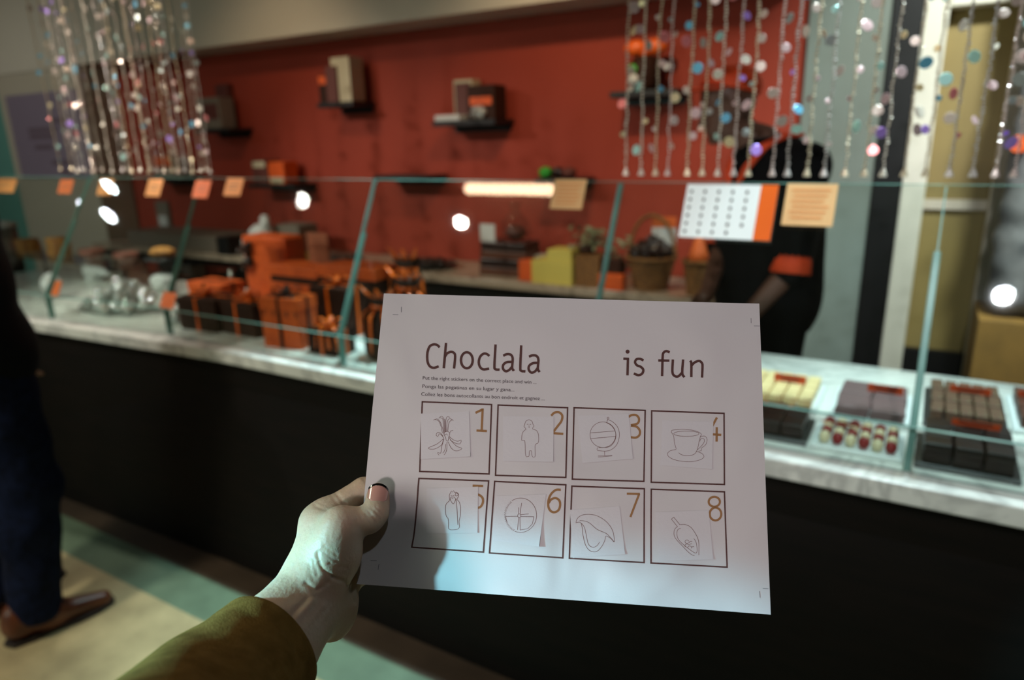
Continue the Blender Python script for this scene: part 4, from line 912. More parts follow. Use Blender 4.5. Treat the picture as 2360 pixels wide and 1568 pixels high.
def shoe(x, y, rz, parent, mt, L=0.29):
    loc = (x, y, 0)
    s = SDF()
    s.cap((0, -0.09, 0.055), (0, 0.0, 0.055), 0.042, 0.044, k=0.03); s.cap((0, 0, 0.045), (0.008, 0.15, 0.030), 0.043, 0.026, k=0.03); s.ell((0, -0.08, 0.085), (0.042, 0.05, 0.055), k=0.02); s.plane((0, 0, 0.014), (0, 0, -1))
    o = s.build('shoe', mt, 0.006, parent); o.location = loc; o.rotation_euler = (0, 0, rz)
    out = [(0.036, -0.115), (0.044, -0.06), (0.040, 0.0), (0.050, 0.07), (0.044, 0.13), (0.022, 0.178), (0.0, 0.184), (-0.02, 0.172), (-0.036, 0.12), (-0.044, 0.06), (-0.038, 0.0), (-0.044, -0.06), (-0.036, -0.115), (0.0, -0.136)]
    p = prism(MB(), out, 0.0, 0.016).build('sole', 'sole', o, bevel=0.003)
    MB().tube([(-0.032, 0.045, 0.083), (0, 0.035, 0.092), (0.032, 0.045, 0.083)], 0.003, 6).tube([(-0.034, 0.02, 0.088), (0, 0.012, 0.096), (0.034, 0.02, 0.088)], 0.003, 6).build('laces', 'sole', o, True)
    return o
def place(o, loc, rz): o.location = loc; o.rotation_euler = (0, 0, rz)
def person(name, loc, rz, label, J, skin, h=0.009):
    t = thing(name, loc, label, 'person', None, rz)
    human(J).build('body', skin, h*0.72, t)
    return t
# customer at the left, seen from behind, turned to the counter
JC = dict(chest=(0, 0.0, 1.28), belly=(0, 0.01, 1.08), pelvis=(0, 0, 0.93), neck=(0, 0.02, 1.50), head=(0, 0.05, 1.63), face=(-0.3, 1, -0.1),
          shL=(-0.17, 0, 1.41), shR=(0.17, 0, 1.41), elL=(-0.23, -0.06, 1.13), elR=(0.15, -0.08, 1.14), wrL=(-0.10, 0.05, 0.94), wrR=(0.09, 0.05, 0.94),
          hipL=(-0.085, 0, 0.90), hipR=(0.085, 0, 0.90), knL=(-0.10, 0.03, 0.49), knR=(0.10, 0.03, 0.49), anL=(-0.11, -0.03, 0.09), anR=(0.11, -0.03, 0.09))
cust = person('person', (-2.43, 0.88, 0), 0.0, 'person in dark jacket, navy trousers and brown shoes at the left edge', JC, 'lightskin')
human(JC, 0.035, arms=False, head=False, torso=False).plane((0, 0, 0.055), (0, 0, -1)).build('trousers', 'navy', 0.010, cust, fn=lambda X, Y, Z: 0.004*np.sin(Z*38+6*np.sin(X*9))*np.cos(Y*30+X*20))
jk = human(JC, 0.03, arms='long', head=False, legs=False); jk.ell((0, 0, 0.90), (0.20, 0.16, 0.16), k=0.06); jk.plane((0, 0, 0.79), (0, 0, -1)); jk.plane((0, 0, 1.53), (0, 0, 1))
jk.build('jacket', 'jacket', 0.010, cust, fn=lambda X, Y, Z: 0.003*np.sin(Z*31+5*np.sin(X*8))*np.cos(Y*22))
hr = SDF(); hr.ell((0, 0.035, 1.665), (0.085, 0.10, 0.095), k=0.02); hr.plane((0, 0.10, 1.66), (0, 1, -0.3)); hr.build('hair', 'hair', 0.008, cust)
shoe(0.125, 0.0, -0.25, cust, 'leather'); shoe(-0.13, 0.0, 0.15, cust, 'leather')
# staff member between the counters
JS = dict(chest=(0, 0.0, 1.26), belly=(0, 0.01, 1.06), pelvis=(0, 0, 0.93), neck=(0, 0.06, 1.46), head=(0.04, 0.18, 1.585), face=(0.1, 1, -0.35),
          shL=(-0.17, 0, 1.38), shR=(0.17, 0, 1.38), elL=(-0.205, 0.05, 1.05), elR=(0.12, 0.12, 1.09), wrL=(-0.16, 0.21, 0.84), wrR=(-0.02, 0.24, 0.98),
          hipL=(-0.085, 0, 0.90), hipR=(0.085, 0, 0.90), knL=(-0.10, 0.02, 0.49), knR=(0.10, 0.02, 0.49), anL=(-0.11, -0.02, 0.09), anR=(0.11, -0.02, 0.09))
sx_, sy_, srz = -0.50, 2.63, PI*0.74
stf = person('person', (sx_+0.02, sy_, 0), srz, 'staff member in black uniform with orange cap and cuffs behind the counter', JS, 'darkskin')
human(JS, 0.022, arms=False, head=False, torso=False).plane((0, 0, 0.05), (0, 0, -1)).build('trousers', 'uniform', 0.012, stf)
sh = human(JS, 0.02, arms='upper', head=False, legs=False); sh.ell((0, 0, 0.92), (0.205, 0.175, 0.22), k=0.05); sh.ell((0, 0, 1.10), (0.205, 0.165, 0.30), k=0.05); sh.plane((0, 0, 0.80), (0, 0, -1)); sh.plane((0, 0.0, 1.475), (0, 0, 1))
sh.build('shirt', 'uniform', 0.009, stf)
def ring_on(a, b, t0, t1, r0, r1, name, m, par):
    a, b = np.array(a), np.array(b); MB().tube([tuple(a+(b-a)*t0), tuple(a+(b-a)*t1)], [r0, r1], 20, cap=True).build(name, m, par, True)
for q in 'LR': ring_on(JS['sh'+q], JS['el'+q], 0.82, 1.04, 0.060, 0.066, 'sleeve_cuff', 'uni_orange', stf)
pp = [(0.095, -0.03, 1.478), (0.100, 0.045, 1.478), (0.082, 0.105, 1.445), (0.05, 0.15, 1.37), (0.02, 0.17, 1.30)]
MB().tube(pp, [0.010, 0.018, 0.019, 0.018, 0.010], 8, flat=0.7).build('collar_piping', 'uni_orange', stf, True)
MB().tube([(-a, b, c) for a, b, c in pp], [0.010, 0.018, 0.019, 0.018, 0.010], 8, flat=0.7).build('collar_piping', 'uni_orange', stf, True)
cp = SDF(); H = np.array(JS['head']); cp.ell(H+np.array((0, -0.01, 0.055)), (0.092, 0.108, 0.072), k=0.01); cp.plane(H+np.array((0, 0, 0.045)), (0, 0.2, -1)); cp.build('cap', 'uni_orange', 0.006, stf)
prism(MB(), [(H[0]+a, H[1]+b) for a, b in ((-0.075, 0.05), (-0.06, 0.13), (0, 0.16), (0.06, 0.13), (0.075, 0.05), (0, 0.07))], H[2]+0.045, H[2]+0.053).build('cap_peak', 'uni_orange', stf, bevel=0.003)
for e in (-1, 1): MB().ball((H[0]+0.008+0.031*e, H[1]+0.076, H[2]-0.022-0.0*e), 0.011).build('eye', 'eye', stf, True)
shoe(0.11, 0.0, -0.1, stf, 'black'); shoe(-0.11, 0.0, 0.1, stf, 'black')

# ================================================================== THE SHEET OF PAPER
def c2w(c): return ORG + RM @ np.asarray(c, float)
PA = np.array([-0.09854153, 0.03574218, -0.53680082]); PU = np.array([0.17966216, 0.02647653, -0.5065212])-PA; PV = np.array([-0.10899178, -0.17045103, -0.48652717])-PA
PNc = np.cross(PU, PV); PNc /= np.linalg.norm(PNc)
if PNc[2] < 0: PNc = -PNc
LU, LV = np.linalg.norm(PU), np.linalg.norm(PV)
def pdepth(px, py): return -PA.dot(PNc)/(-ray(px, py).dot(PNc))
def p2uv(px, py):
    d = ray(px, py); c = d*(PA.dot(PNc)/d.dot(PNc))-PA
    A_ = np.array([[PU.dot(PU), PU.dot(PV)], [PU.dot(PV), PV.dot(PV)]]); return np.linalg.solve(A_, np.array([c.dot(PU), c.dot(PV)]))
def relief(u, v):                             # gentle buckling of the held sheet (metres towards the viewer)
    return 0.0010*math.sin(5.2*u+1.0)*math.sin(3.0*v+0.6)+0.0016*math.exp(-((u-0.45)**2+(v-0.10)**2)/0.012)+0.0012*math.exp(-((u-0.68-0.3*(v-0.9))**2/0.02+(v-0.88)**2/0.004)) \
        -0.0012*math.exp(-((u-0.10)**2/0.006+(v-0.70)**2/0.05))+0.0009*math.sin(9*u+4*v)*v
sheet = thing('activity_sheet', c2w(PA+PU*0.5+PV*0.5), 'creased white printed activity sheet held up in front of the counter', 'paper')
SH0 = c2w(PA+PU*0.5+PV*0.5)
def on_sheet(u, v, lift): return c2w(PA+PU*u+PV*v+PNc*(relief(u, v)+lift))-SH0
NU, NV = 96, 76; vs = []; fs = []
for l in (0.0, -0.00012):
    for j in range(NV+1):
        for i in range(NU+1): vs.append(on_sheet(i/NU, j/NV, l))
K = (NU+1)*(NV+1)
for j in range(NV):
    for i in range(NU):
        a = j*(NU+1)+i; fs.append((a, a+NU+1, a+NU+2, a+1)); fs.append((K+a, K+a+1, K+a+NU+2, K+a+NU+1))
def rim(mb, vs, nu, nv):
    K_ = (nu+1)*(nv+1); lp = [i for i in range(nu+1)]+[j*(nu+1)+nu for j in range(1, nv+1)]+[nv*(nu+1)+i for i in range(nu-1, -1, -1)]+[j*(nu+1) for j in range(nv-1, 0, -1)]
    n_ = len(lp); mb.add([vs[i] for i in lp]+[vs[K_+i] for i in lp], [(k, n_+k, n_+(k+1) % n_, (k+1) % n_) for k in range(n_)])
mb = MB().add(vs, fs); rim(mb, vs, NU, NV); mb.build('sheet', 'paper', sheet, True)
CR = {5: (850, 670, 3.646), 6: (1300, 670, 3.646), 7: (820, 1050, 4.238), 8: (1280, 1080, 4.481)}
def px_of(c, p): o = CR[c]; return (o[0]+p[0]/o[2], o[1]+p[1]/o[2])
def resample(P, closed=False, step=5.0, smooth=True):
    P = [np.array(p, float) for p in P]
    if closed: P = P+[P[0]]
    out = []
    for i in range(len(P)-1):
        p1, p2 = P[i], P[i+1]; p0 = P[i-1] if i > 0 else (P[-2] if closed else 2*p1-p2); p3 = P[i+2] if i+2 < len(P) else (P[1] if closed else 2*p2-p1)
        n = max(1, int(np.linalg.norm(p2-p1)/step))
        for k in range(n):
            t = k/n
            if smooth: out.append(0.5*((2*p1)+(-p0+p2)*t+(2*p0-5*p1+4*p2-p3)*t*t+(-p0+3*p1-3*p2+p3)*t**3))
            else: out.append(p1+(p2-p1)*t)
    out.append(P[-1]); return out
def ink(mb, P, wpx, lift=0.00016, closed=False, smooth=True, step=5.0):
    """flat printed stroke: pixel polyline -> quads lying on the sheet"""
    Q = resample(P, closed, step, smooth); n = len(Q); L_ = []; R_ = []
    for i in range(n):
        if closed: t = Q[(i+1) % (n-1)]-Q[(i-1) % (n-1)] if 0 < i < n-1 else Q[1]-Q[n-2]
        else: t = Q[min(i+1, n-1)]-Q[max(i-1, 0)]
        t = t/max(np.linalg.norm(t), 1e-9); q = np.array([-t[1], t[0]])*wpx/2
        L_.append(on_sheet(*p2uv(*(Q[i]+q)), lift)); R_.append(on_sheet(*p2uv(*(Q[i]-q)), lift))
    mb.add(L_+R_, [(i, i+1, n+i+1, n+i) for i in range(n-1)])
def blob(mb, c, r, lift=0.00016):
    m = 18; mb.add([on_sheet(*p2uv(c[0]+r*math.cos(2*PI*k/m), c[1]+r*math.sin(2*PI*k/m)), lift) for k in range(m)], [tuple(range(m))])
def inks(name, m, crop, strokes, w_, parent, lift=0.00016, smooth=True, step=3.0):
    mb = MB()
    for s_ in strokes:
        closed = False
        if s_ and s_[0] == 'o': closed = True; s_ = s_[1:]
        ink(mb, [px_of(crop, p) for p in s_], w_/CR[crop][2], lift, closed, smooth, step)
    return mb.build(name, m, parent)
def ell(cx, cy, rx, ry, n=16, a0=0, a1=2*PI): return [(cx+rx*math.cos(a0+(a1-a0)*k/n), cy+ry*math.sin(a0+(a1-a0)*k/n)) for k in range(n+(0 if abs(a1-a0-2*PI) < 1e-6 else 1))]
H5 = [[[(598, 480), (575, 460), (545, 456), (515, 472), (498, 512), (493, 560), (499, 610), (520, 643), (552, 652), (590, 640)]],
      [[(651, 443), (632, 656)], [(641, 560), (662, 530), (695, 518), (720, 530), (727, 562), (718, 658)]],
      [['o']+ell(825, 588, 49, 67)],
      [[(1014, 552), (992, 535), (965, 533), (937, 558), (925, 602), (935, 643), (963, 664), (1012, 658)]],
      [[(1066, 455), (1056, 630), (1064, 662), (1100, 666)]],
      [[(1130, 550), (1160, 536), (1193, 541), (1209, 572), (1205, 650), (1220, 676)], [(1206, 600), (1160, 603), (1131, 625), (1128, 657), (1150, 679), (1180, 668), (1204, 640)]],
      [[(1281, 463), (1273, 645), (1281, 675), (1316, 680)]],
      [[(1346, 557), (1376, 546), (1409, 551), (1425, 582), (1420, 658), (1436, 685)], [(1422, 608), (1377, 612), (1347, 634), (1344, 666), (1366, 690), (1396, 680), (1420, 650)]]]
for g in H5: inks('headline_letter', 'headline', 5, g, 21, sheet, step=1.2)
H6 = [[[(498, 571), (546, 573)], [(537, 568), (533, 712)]],
      [[(668, 586), (640, 573), (610, 576), (597, 600), (612, 626), (645, 640), (666, 665), (656, 697), (625, 710), (586, 696)]],
      [[(888, 518), (860, 508), (836, 522), (829, 560), (824, 718)], [(792, 586), (886, 588)]],
      [[(915, 578), (911, 680), (926, 714), (958, 721), (992, 690)], [(1001, 578), (994, 692), (1012, 728)]],
      [[(1060, 588), (1070, 612), (1070, 727)], [(1073, 628), (1100, 602), (1136, 591), (1160, 610), (1164, 642), (1160, 731)]]]
for i, g in enumerate(H6):
    o = inks('headline_letter', 'headline', 6, g, 21, sheet, step=1.2)
    if i == 0:
        mb = MB(); blob(mb, px_of(6, (534, 512)), 4.7); mb.build('headline_letter', 'headline', sheet)
def text_line(txt, p0, p1, cap):
    """a line of small print; p0,p1 = baseline ends (pixels), cap = capital height (pixels)"""
    cu = bpy.data.curves.new('line', 'FONT'); cu.body = txt; cu.size = 1.0; cu.resolution_u = 3
    o = bpy.data.objects.new('line', cu); C.objects.link(o); dg = bpy.context.evaluated_depsgraph_get(); me = bpy.data.meshes.new_from_object(o.evaluated_get(dg))
    V = [v.co.copy() for v in me.vertices]; F = [tuple(p.vertices) for p in me.polygons]; bpy.data.objects.remove(o); bpy.data.meshes.remove(me)
    x0, x1 = min(v.x for v in V), max(v.x for v in V); ch = 0.73
    p0, p1 = np.array(p0, float), np.array(p1, float); d = p1-p0; n = np.array([d[1], -d[0]])/np.linalg.norm(d)
    out = [on_sheet(*p2uv(*(p0+d*((v.x-x0)/(x1-x0))+n*(v.y/ch*cap))), 0.00016) for v in V]
    MB().add(out, F).build('small_print_line', 'text', sheet)
text_line('Put the right stickers on the correct place and win ...', px_of(5, (456, 750)), px_of(5, (1408, 784)), 8.4)
text_line('Ponga las pegatinas en su lugar y gana...', px_of(5, (453, 820)), px_of(5, (1222, 848)), 8.4)
text_line('Collez les bons autocollants au bon endroit et gagnez ...', px_of(5, (443, 886)), px_of(5, (1478, 922)), 8.4)
BOX = [((974, 927), (1133, 933), (1127, 1093), (967, 1087)), ((1148, 934), (1308, 940), (1304, 1101), (1142, 1096)), ((1323, 940), (1487, 946), (1484, 1110), (1319, 1105)), ((1502, 947), (1669, 953), (1670, 1117), (1501, 1112)),
       ((965, 1103), (1126, 1109), (1114, 1273), (948, 1262)), ((1140, 1110), (1304, 1118), (1297, 1286), (1128, 1275)), ((1318, 1121), (1485, 1127), (1484, 1297), (1312, 1287)), ((1501, 1128), (1670, 1134), (1676, 1308), (1500, 1298))]
for i, b in enumerate(BOX):
    mb = MB(); b = [np.array(p, float) for p in b]
    for k in range(4):
        p, q = b[k], b[(k+1) % 4]; d = (q-p)/np.linalg.norm(q-p)*1.6
        if i == 4 and k == 3: ink(mb, [p-d, (962, 1145), (957, 1195), q+d], -3.6, smooth=True) if False else ink(mb, [p+0, (954, 1226), (960, 1165), (963, 1125), q], 3.6)
        else: ink(mb, [p-d, q+d], 3.4, smooth=False)
    mb.build('square_frame', 'headline', sheet)
NUM = [(5, [[(897, 1029), (956, 1000)], [(957, 992), (948, 1182)], [(905, 1177), (992, 1182)]]),
       (5, [[(1532, 1052), (1560, 1026), (1600, 1024), (1625, 1052), (1618, 1096), (1588, 1138), (1548, 1190)], [(1545, 1198), (1634, 1205)]]),
       (6, [[(542, 1062), (570, 1046), (608, 1048), (630, 1078), (618, 1116), (562, 1132)], [(562, 1134), (612, 1146), (637, 1180), (632, 1216), (602, 1236), (556, 1232)]]),
       (6, [[(1286, 1066), (1218, 1190)], [(1216, 1206), (1322, 1213)], [(1284, 1148), (1283, 1269)]]),
       (7, [[(1141, 296), (1243, 299)], [(1152, 296), (1148, 392)], [(1148, 392), (1195, 384), (1236, 415), (1240, 462), (1214, 505), (1160, 518)]]),
       (7, [[(2002, 336), (1955, 338), (1908, 378), (1882, 440), (1882, 505), (1905, 545), (1942, 556), (1980, 534), (1996, 485), (1986, 440), (1950, 418), (1908, 432), (1884, 466)]]),
       (8, [[(737, 261), (872, 264)], [(866, 262), (774, 503)]]),
       (8, [['o']+ell(1643, 345, 58, 51), ['o']+ell(1655, 472, 60, 66)])]
for crop, st_ in NUM: inks('printed_number', 'number', crop, [s_ if s_[0] == 'o' else s_ for s_ in st_], 19 if crop < 7 else 22, sheet, smooth=True, step=1.2)
mk = MB()
for crop, s_ in ((5, [(275, 140), (275, 185)]), (5, [(203, 205), (250, 206)]), (6, [(1571, 230), (1572, 275)]), (6, [(1595, 297), (1644, 298)]), (7, [(140, 1028), (200, 1030)]), (7, [(222, 1062), (213, 1118)]), (8, [(2140, 1240), (2200, 1243)]), (8, [(2107, 1268), (2113, 1335)])):
    ink(mk, [px_of(crop, p) for p in s_], 1.1, smooth=False)
mk.build('crop_marks', 'mark', sheet)
# stickers: small white squares glued into the frames, each with its line drawing
MT['sticker'] = mat('white_sticker_paper', (204, 198, 202), 0.45, bump=0.05, bscale=500)
ST = [(5, ((440, 1036), (843, 1016), (855, 1395), (437, 1418))), (5, ((1128, 1055), (1553, 1062), (1550, 1440), (1128, 1434))), (6, ((115, 1052), (542, 1034), (578, 1414), (155, 1450))), (6, ((825, 1092), (1255, 1100), (1243, 1502), (810, 1468))),
      (7, ((690, 322), (1195, 306), (1190, 756), (690, 764))), (7, ((1368, 396), (1858, 378), (1792, 890), (1338, 830))), (8, ((150, 428), (662, 390), (718, 884), (180, 925))), (8, ((1030, 452), (1584, 430), (1630, 940), (1070, 955)))]
DR = [
 [[(545, 1092), (575, 1080), (603, 1108), (622, 1160), (632, 1205)], [(590, 1076), (612, 1058), (632, 1085), (640, 1190)], [(556, 1086), (590, 1100), (610, 1150), (620, 1200)], [(600, 1070), (622, 1080), (628, 1130), (634, 1190)],
  [(650, 1190), (650, 1090), (664, 1060), (684, 1068)], [(656, 1188), (662, 1100), (684, 1078), (712, 1094)], [(664, 1186), (676, 1110), (700, 1090)], [(646, 1190), (642, 1120), (640, 1080)],
  [(625, 1250), (575, 1290), (500, 1325), (550, 1333), (610, 1300), (632, 1242)], [(632, 1250), (612, 1320), (604, 1368), (580, 1360), (592, 1386), (630, 1386), (655, 1340), (658, 1270)], [(648, 1290), (640, 1340), (622, 1368)],
  [(665, 1270), (698, 1330), (740, 1349), (783, 1328), (740, 1310), (700, 1270), (672, 1230)], [(676, 1226), (715, 1258), (752, 1267), (777, 1256), (770, 1286), (735, 1286), (684, 1258)], [(625, 1226), (605, 1200), (578, 1194), (567, 1218), (582, 1230), (592, 1206), (612, 1216), (632, 1242)],
  ['o', (635, 1195), (662, 1184), (682, 1202), (674, 1228), (668, 1262), (652, 1262), (648, 1238), (636, 1218)], [(682, 1196), (690, 1180), (709, 1177)], [(640, 1216), (655, 1206), (664, 1218)]],
 [['o', (1322, 1166), (1303, 1142), (1310, 1128), (1318, 1100), (1345, 1087), (1372, 1100), (1379, 1126), (1389, 1138), (1378, 1152), (1376, 1164), (1400, 1172), (1420, 1192), (1428, 1250), (1420, 1284), (1398, 1298), (1397, 1398), (1380, 1402), (1369, 1380), (1366, 1347), (1350, 1348), (1345, 1394), (1326, 1398), (1315, 1370), (1310, 1262), (1285, 1262), (1290, 1200), (1308, 1176)],
  [(1328, 1124), (1341, 1124)], [(1351, 1124), (1364, 1124)], [(1342, 1140), (1352, 1140)], [(1342, 1150), (1352, 1150)]],
 [['o']+ell(326, 1212, 108, 108, 24), [(360, 1106), (364, 1088), (400, 1098), (448, 1145), (465, 1212), (446, 1288), (402, 1334), (350, 1350), (278, 1342), (285, 1318)], [(352, 1108), (398, 1136), (430, 1185), (434, 1238), (410, 1288), (370, 1316), (290, 1320)],
  ['o']+ell(370, 1072, 8, 8, 10), [(368, 1080), (360, 1106)], [(220, 1197), (430, 1180)], [(222, 1245), (432, 1226)], [(340, 1350), (342, 1388)], [(285, 1391), (404, 1384)], [(286, 1400), (404, 1391)]],
 [[(900, 1192), (904, 1176), (950, 1168), (1010, 1166), (1090, 1176), (1140, 1194), (1155, 1212), (1144, 1228)], ['o']+ell(1028, 1203, 107, 22), [(900, 1190), (920, 1220), (928, 1280), (943, 1330)], [(1150, 1216), (1136, 1262), (1122, 1330), (1096, 1374), (1040, 1388), (988, 1380), (963, 1363)],
  [(1146, 1230), (1180, 1222), (1203, 1250), (1190, 1296), (1152, 1326), (1156, 1344), (1130, 1350)], [(1140, 1268), (1150, 1246), (1172, 1244), (1181, 1265), (1160, 1300), (1122, 1338)], [(943, 1335), (890, 1348), (868, 1378), (900, 1410), (970, 1432), (1070, 1438), (1150, 1420), (1176, 1395), (1160, 1370), (1110, 1350)]],
 [['o', (916, 440), (913, 392), (925, 365), (935, 348), (945, 360), (955, 343), (963, 362), (985, 361), (1004, 380), (1000, 408), (986, 430), (1010, 455), (1022, 510), (1020, 592), (1008, 640), (1010, 705), (985, 724), (925, 728), (905, 716), (905, 650), (900, 614), (885, 600), (875, 550), (880, 480), (905, 452)], ['o']+ell(984, 383, 14, 14, 10),
  ['o', (926, 412), (922, 432), (952, 474), (975, 425), (960, 408)], [(926, 395), (942, 396)], [(948, 395), (964, 393)], [(978, 430), (990, 560), (996, 678)], [(936, 420), (952, 422)]],
 [ell(1610, 585, 156, 168, 30, -2.15, 1.95), [(1430+8*(k % 2)*1.0+30*(abs(k-22)/22)**2*2.4, 448+k*6.9) for k in range(0)] or [(1610+(150+(10 if k % 2 else -8))*math.cos(2.0+k*0.052), 585+(162+(10 if k % 2 else -8))*math.sin(2.0+k*0.052)) for k in range(41)],
  ['o']+ell(1597, 590, 17, 18, 10), [(1592, 508), (1590, 572)], [(1620, 465), (1604, 572)], [(1612, 580), (1690, 572)], [(1580, 595), (1460, 598), (1478, 655)], [(1592, 608), (1580, 728)], [(1603, 608), (1605, 730)], [(1605, 730), (1680, 716), (1725, 670), (1740, 600)], [(1740, 600), (1614, 598)]],
 [[(212, 562), (225, 520), (270, 485), (340, 475), (420, 487), (500, 530), (560, 590), (595, 660), (608, 760), (570, 722), (520, 700), (510, 742), (480, 802), (440, 848), (400, 862), (350, 845), (310, 790), (285, 690), (268, 572), (240, 556), (212, 562)], [(250, 540), (310, 545), (360, 570), (430, 630), (520, 670), (560, 706), (608, 760)], [(270, 566), (300, 612), (318, 690), (335, 770), (362, 806), (400, 813), (435, 792), (455, 760)]],
 [[(1262, 603), (1198, 525)], [(1198, 525), (1222, 503)], [(1222, 503), (1285, 582)], [(1285, 582), (1340, 580), (1400, 610), (1450, 680), (1480, 760), (1482, 915)], [(1482, 915), (1400, 887), (1310, 800), (1240, 722), (1224, 670), (1235, 625), (1262, 603)], [(1295, 620), (1265, 632), (1255, 680), (1275, 740), (1350, 810), (1452, 876), (1461, 800), (1447, 750), (1430, 725)],
  ell(1359, 758, 20, 18, 12, 0.6, 6.0), ell(1403, 770, 22, 16, 8, 3.1, 5.2), ell(1359, 800, 22, 18, 10, 2.4, 5.9), ell(1388, 822, 22, 20, 10, 2.9, 6.2), ell(1424, 828, 20, 20, 8, 3.2, 5.2), ell(1405, 796, 20, 16, 8, 3.3, 5.0)]]
for i, (crop, Q) in enumerate(ST):
    P = [np.array(px_of(crop, q)) for q in Q]; vs = []; n = 8; m = MB(); grid = {}
    for l in (0.00030, 0.00018):
        for b_ in range(n+1):
            for a_ in range(n+1):
                f, g = a_/n, b_/n; p = P[0]*(1-f)*(1-g)+P[1]*f*(1-g)+P[2]*f*g+P[3]*(1-f)*g
                curl = 0.0 if l < 0.0002 else (0.0035*max(0, f+g-1.45)**1.3*(1.1 if i == 5 else 0.12)+0.0003*(max(0, g-0.85)/0.15)**2*(0.8 if i in (0, 2, 6, 7) else 0.4)+0.0003*(max(0, f-0.9)/0.1)**2*(0.4 if i in (0, 1, 4) else 0.2))
                vs.append(on_sheet(*p2uv(*p), l+curl))
    k0 = (n+1)**2; fs = []
    for b_ in range(n):
        for a_ in range(n): q = b_*(n+1)+a_; fs.append((q, q+n+1, q+n+2, q+1)); fs.append((k0+q, k0+q+1, k0+q+n+2, k0+q+n+1))
    m.add(vs, fs); rim(m, vs, n, n); so = m.build('sticker', 'sticker', sheet, True)
    so['label'] = 'square sticker with ' + ['a line drawn flower with pods', 'a line drawn small figure', 'a line drawn desk globe', 'a line drawn cup and saucer', 'a line drawn crowned bearded figure', 'a line drawn toothed round disc', 'a line drawn split open pod', 'a line drawn pod holding beans'][i]
    inks('line_drawing', 'line', crop, [s_ for s_ in DR[i]], 3.6 if crop < 7 else 4.6, so, lift=0.00042, smooth=(i != 5))

# ================================================================== THE HAND HOLDING THE SHEET
def HP(px, py, h): return ray(px, py)*(pdepth(px, py)-h/1000.0)      # h = millimetres in front of the sheet
S = SDF(); mm = 0.001
def cap(a, b, ra, rb, k=5, sub=False): S.cap(HP(*a), HP(*b), ra*mm, rb*mm, k=k*mm, sub=sub)
# forearm and wrist
cap((712, 1345, 12), (600, 1472, 46), 19, 20.5, 10); cap((742, 1398, 2), (648, 1512, 40), 17, 18.5, 12); cap((600, 1472, 46), (470, 1620, 92), 20.5, 25, 12); cap((648, 1512, 40), (520, 1665, 80), 18.5, 23, 14)
cap((735, 1372, 14), (650, 1462, 40), 17, 19, 12)
# metacarpals, back of the hand and heel
cap((712, 1330, 8), (733, 1212, -2), 15.5, 12.0, 10); cap((745, 1330, -2), (765, 1225, -20), 15, 12, 12); cap((768, 1370, -12), (790, 1260, -36), 15, 12, 12)
cap((760, 1400, -10), (798, 1330, -44), 15, 13, 10)
S.ell(HP(767, 1412, -6), (0.0135, 0.019, 0.015), k=0.012)
# thumb
cap((738, 1325, 20), (783, 1212, 20), 15.5, 11.5, 9); S.ell(HP(783, 1268, 18), (0.0155, 0.0215, 0.014), k=0.010)
cap((786, 1207, 20), (850, 1198, 13.5), 11.2, 9.2, 6); cap((852, 1197, 13), (866, 1180, 12), 9.0, 8.6, 4); cap((866, 1182, 11.5), (871.5, 1141, 8.2), 8.5, 6.8, 4)
S.ell(HP(871, 1152, 7.6), (0.0076, 0.0115, 0.0066), k=0.004)
cap((746, 1222, 7), (722, 1312, 12), 11, 14, 12); cap((776, 1206, 8), (754, 1208, 2), 9, 10, 8)
# index finger, the rest disappears behind the sheet
cap((733, 1202, -2), (750, 1186, -4), 11.8, 11.0, 8); cap((742, 1193, -3), (838, 1130, -13), 10.6, 9.4, 6); cap((838, 1132, -13), (905, 1136, -12.5), 9.2, 8.4, 3); cap((905, 1136, -12.5), (942, 1172, -9), 8.0, 7.0, 3)
cap((770, 1222, -22), (862, 1182, -26), 10, 9.0, 5); cap((862, 1182, -26), (925, 1190, -19), 9, 8, 3); cap((925, 1190, -19), (948, 1222, -9), 8, 7, 3)
cap((795, 1262, -36), (870, 1255, -34), 9.6, 8.8, 5); cap((870, 1255, -34), (925, 1260, -22), 8.6, 8, 3); cap((925, 1260, -22), (940, 1285, -9), 7.8, 7, 3)
cap((803, 1325, -44), (862, 1320, -36), 8.8, 7.8, 5); cap((862, 1320, -36), (905, 1312, -22), 7.6, 7.2, 3); cap((905, 1312, -22), (915, 1330, -9), 7, 6.2, 3)
# tendons of the wrist
cap((728, 1362, 29), (682, 1420, 44), 3.4, 3.4, 7); cap((768, 1392, 14), (716, 1468, 33), 3.0, 3.2, 6)
Vh, Fh = S.mesh(0.00095)
def vnormals(V, F):
    n = np.cross(V[F[:, 2]]-V[F[:, 0]], V[F[:, 3]]-V[F[:, 1]]); N_ = np.zeros_like(V)
    for c_ in range(4): np.add.at(N_, F[:, c_], n)
    return N_/np.maximum(np.linalg.norm(N_, axis=1), 1e-12)[:, None]
E_ = np.concatenate([Fh[:, [0, 1]], Fh[:, [1, 2]], Fh[:, [2, 3]], Fh[:, [3, 0]]])
for _ in range(5):
    A_ = np.zeros_like(Vh); c_ = np.zeros(len(Vh)); np.add.at(A_, E_[:, 0], Vh[E_[:, 1]]); np.add.at(c_, E_[:, 0], 1); Vh = Vh*0.4+0.6*A_/c_[:, None]
Nh = vnormals(Vh, Fh)
if (Nh*Vh).sum() > 0 and False: Nh = -Nh
Nh = Nh*(1 if (Nh[np.argmax(Vh[:, 2])][2] > 0) else -1)
PX = CX+FPX*Vh[:, 0]/-Vh[:, 2]; PY = CY-FPX*Vh[:, 1]/-Vh[:, 2]; front = Nh[:, 2] > 0.02
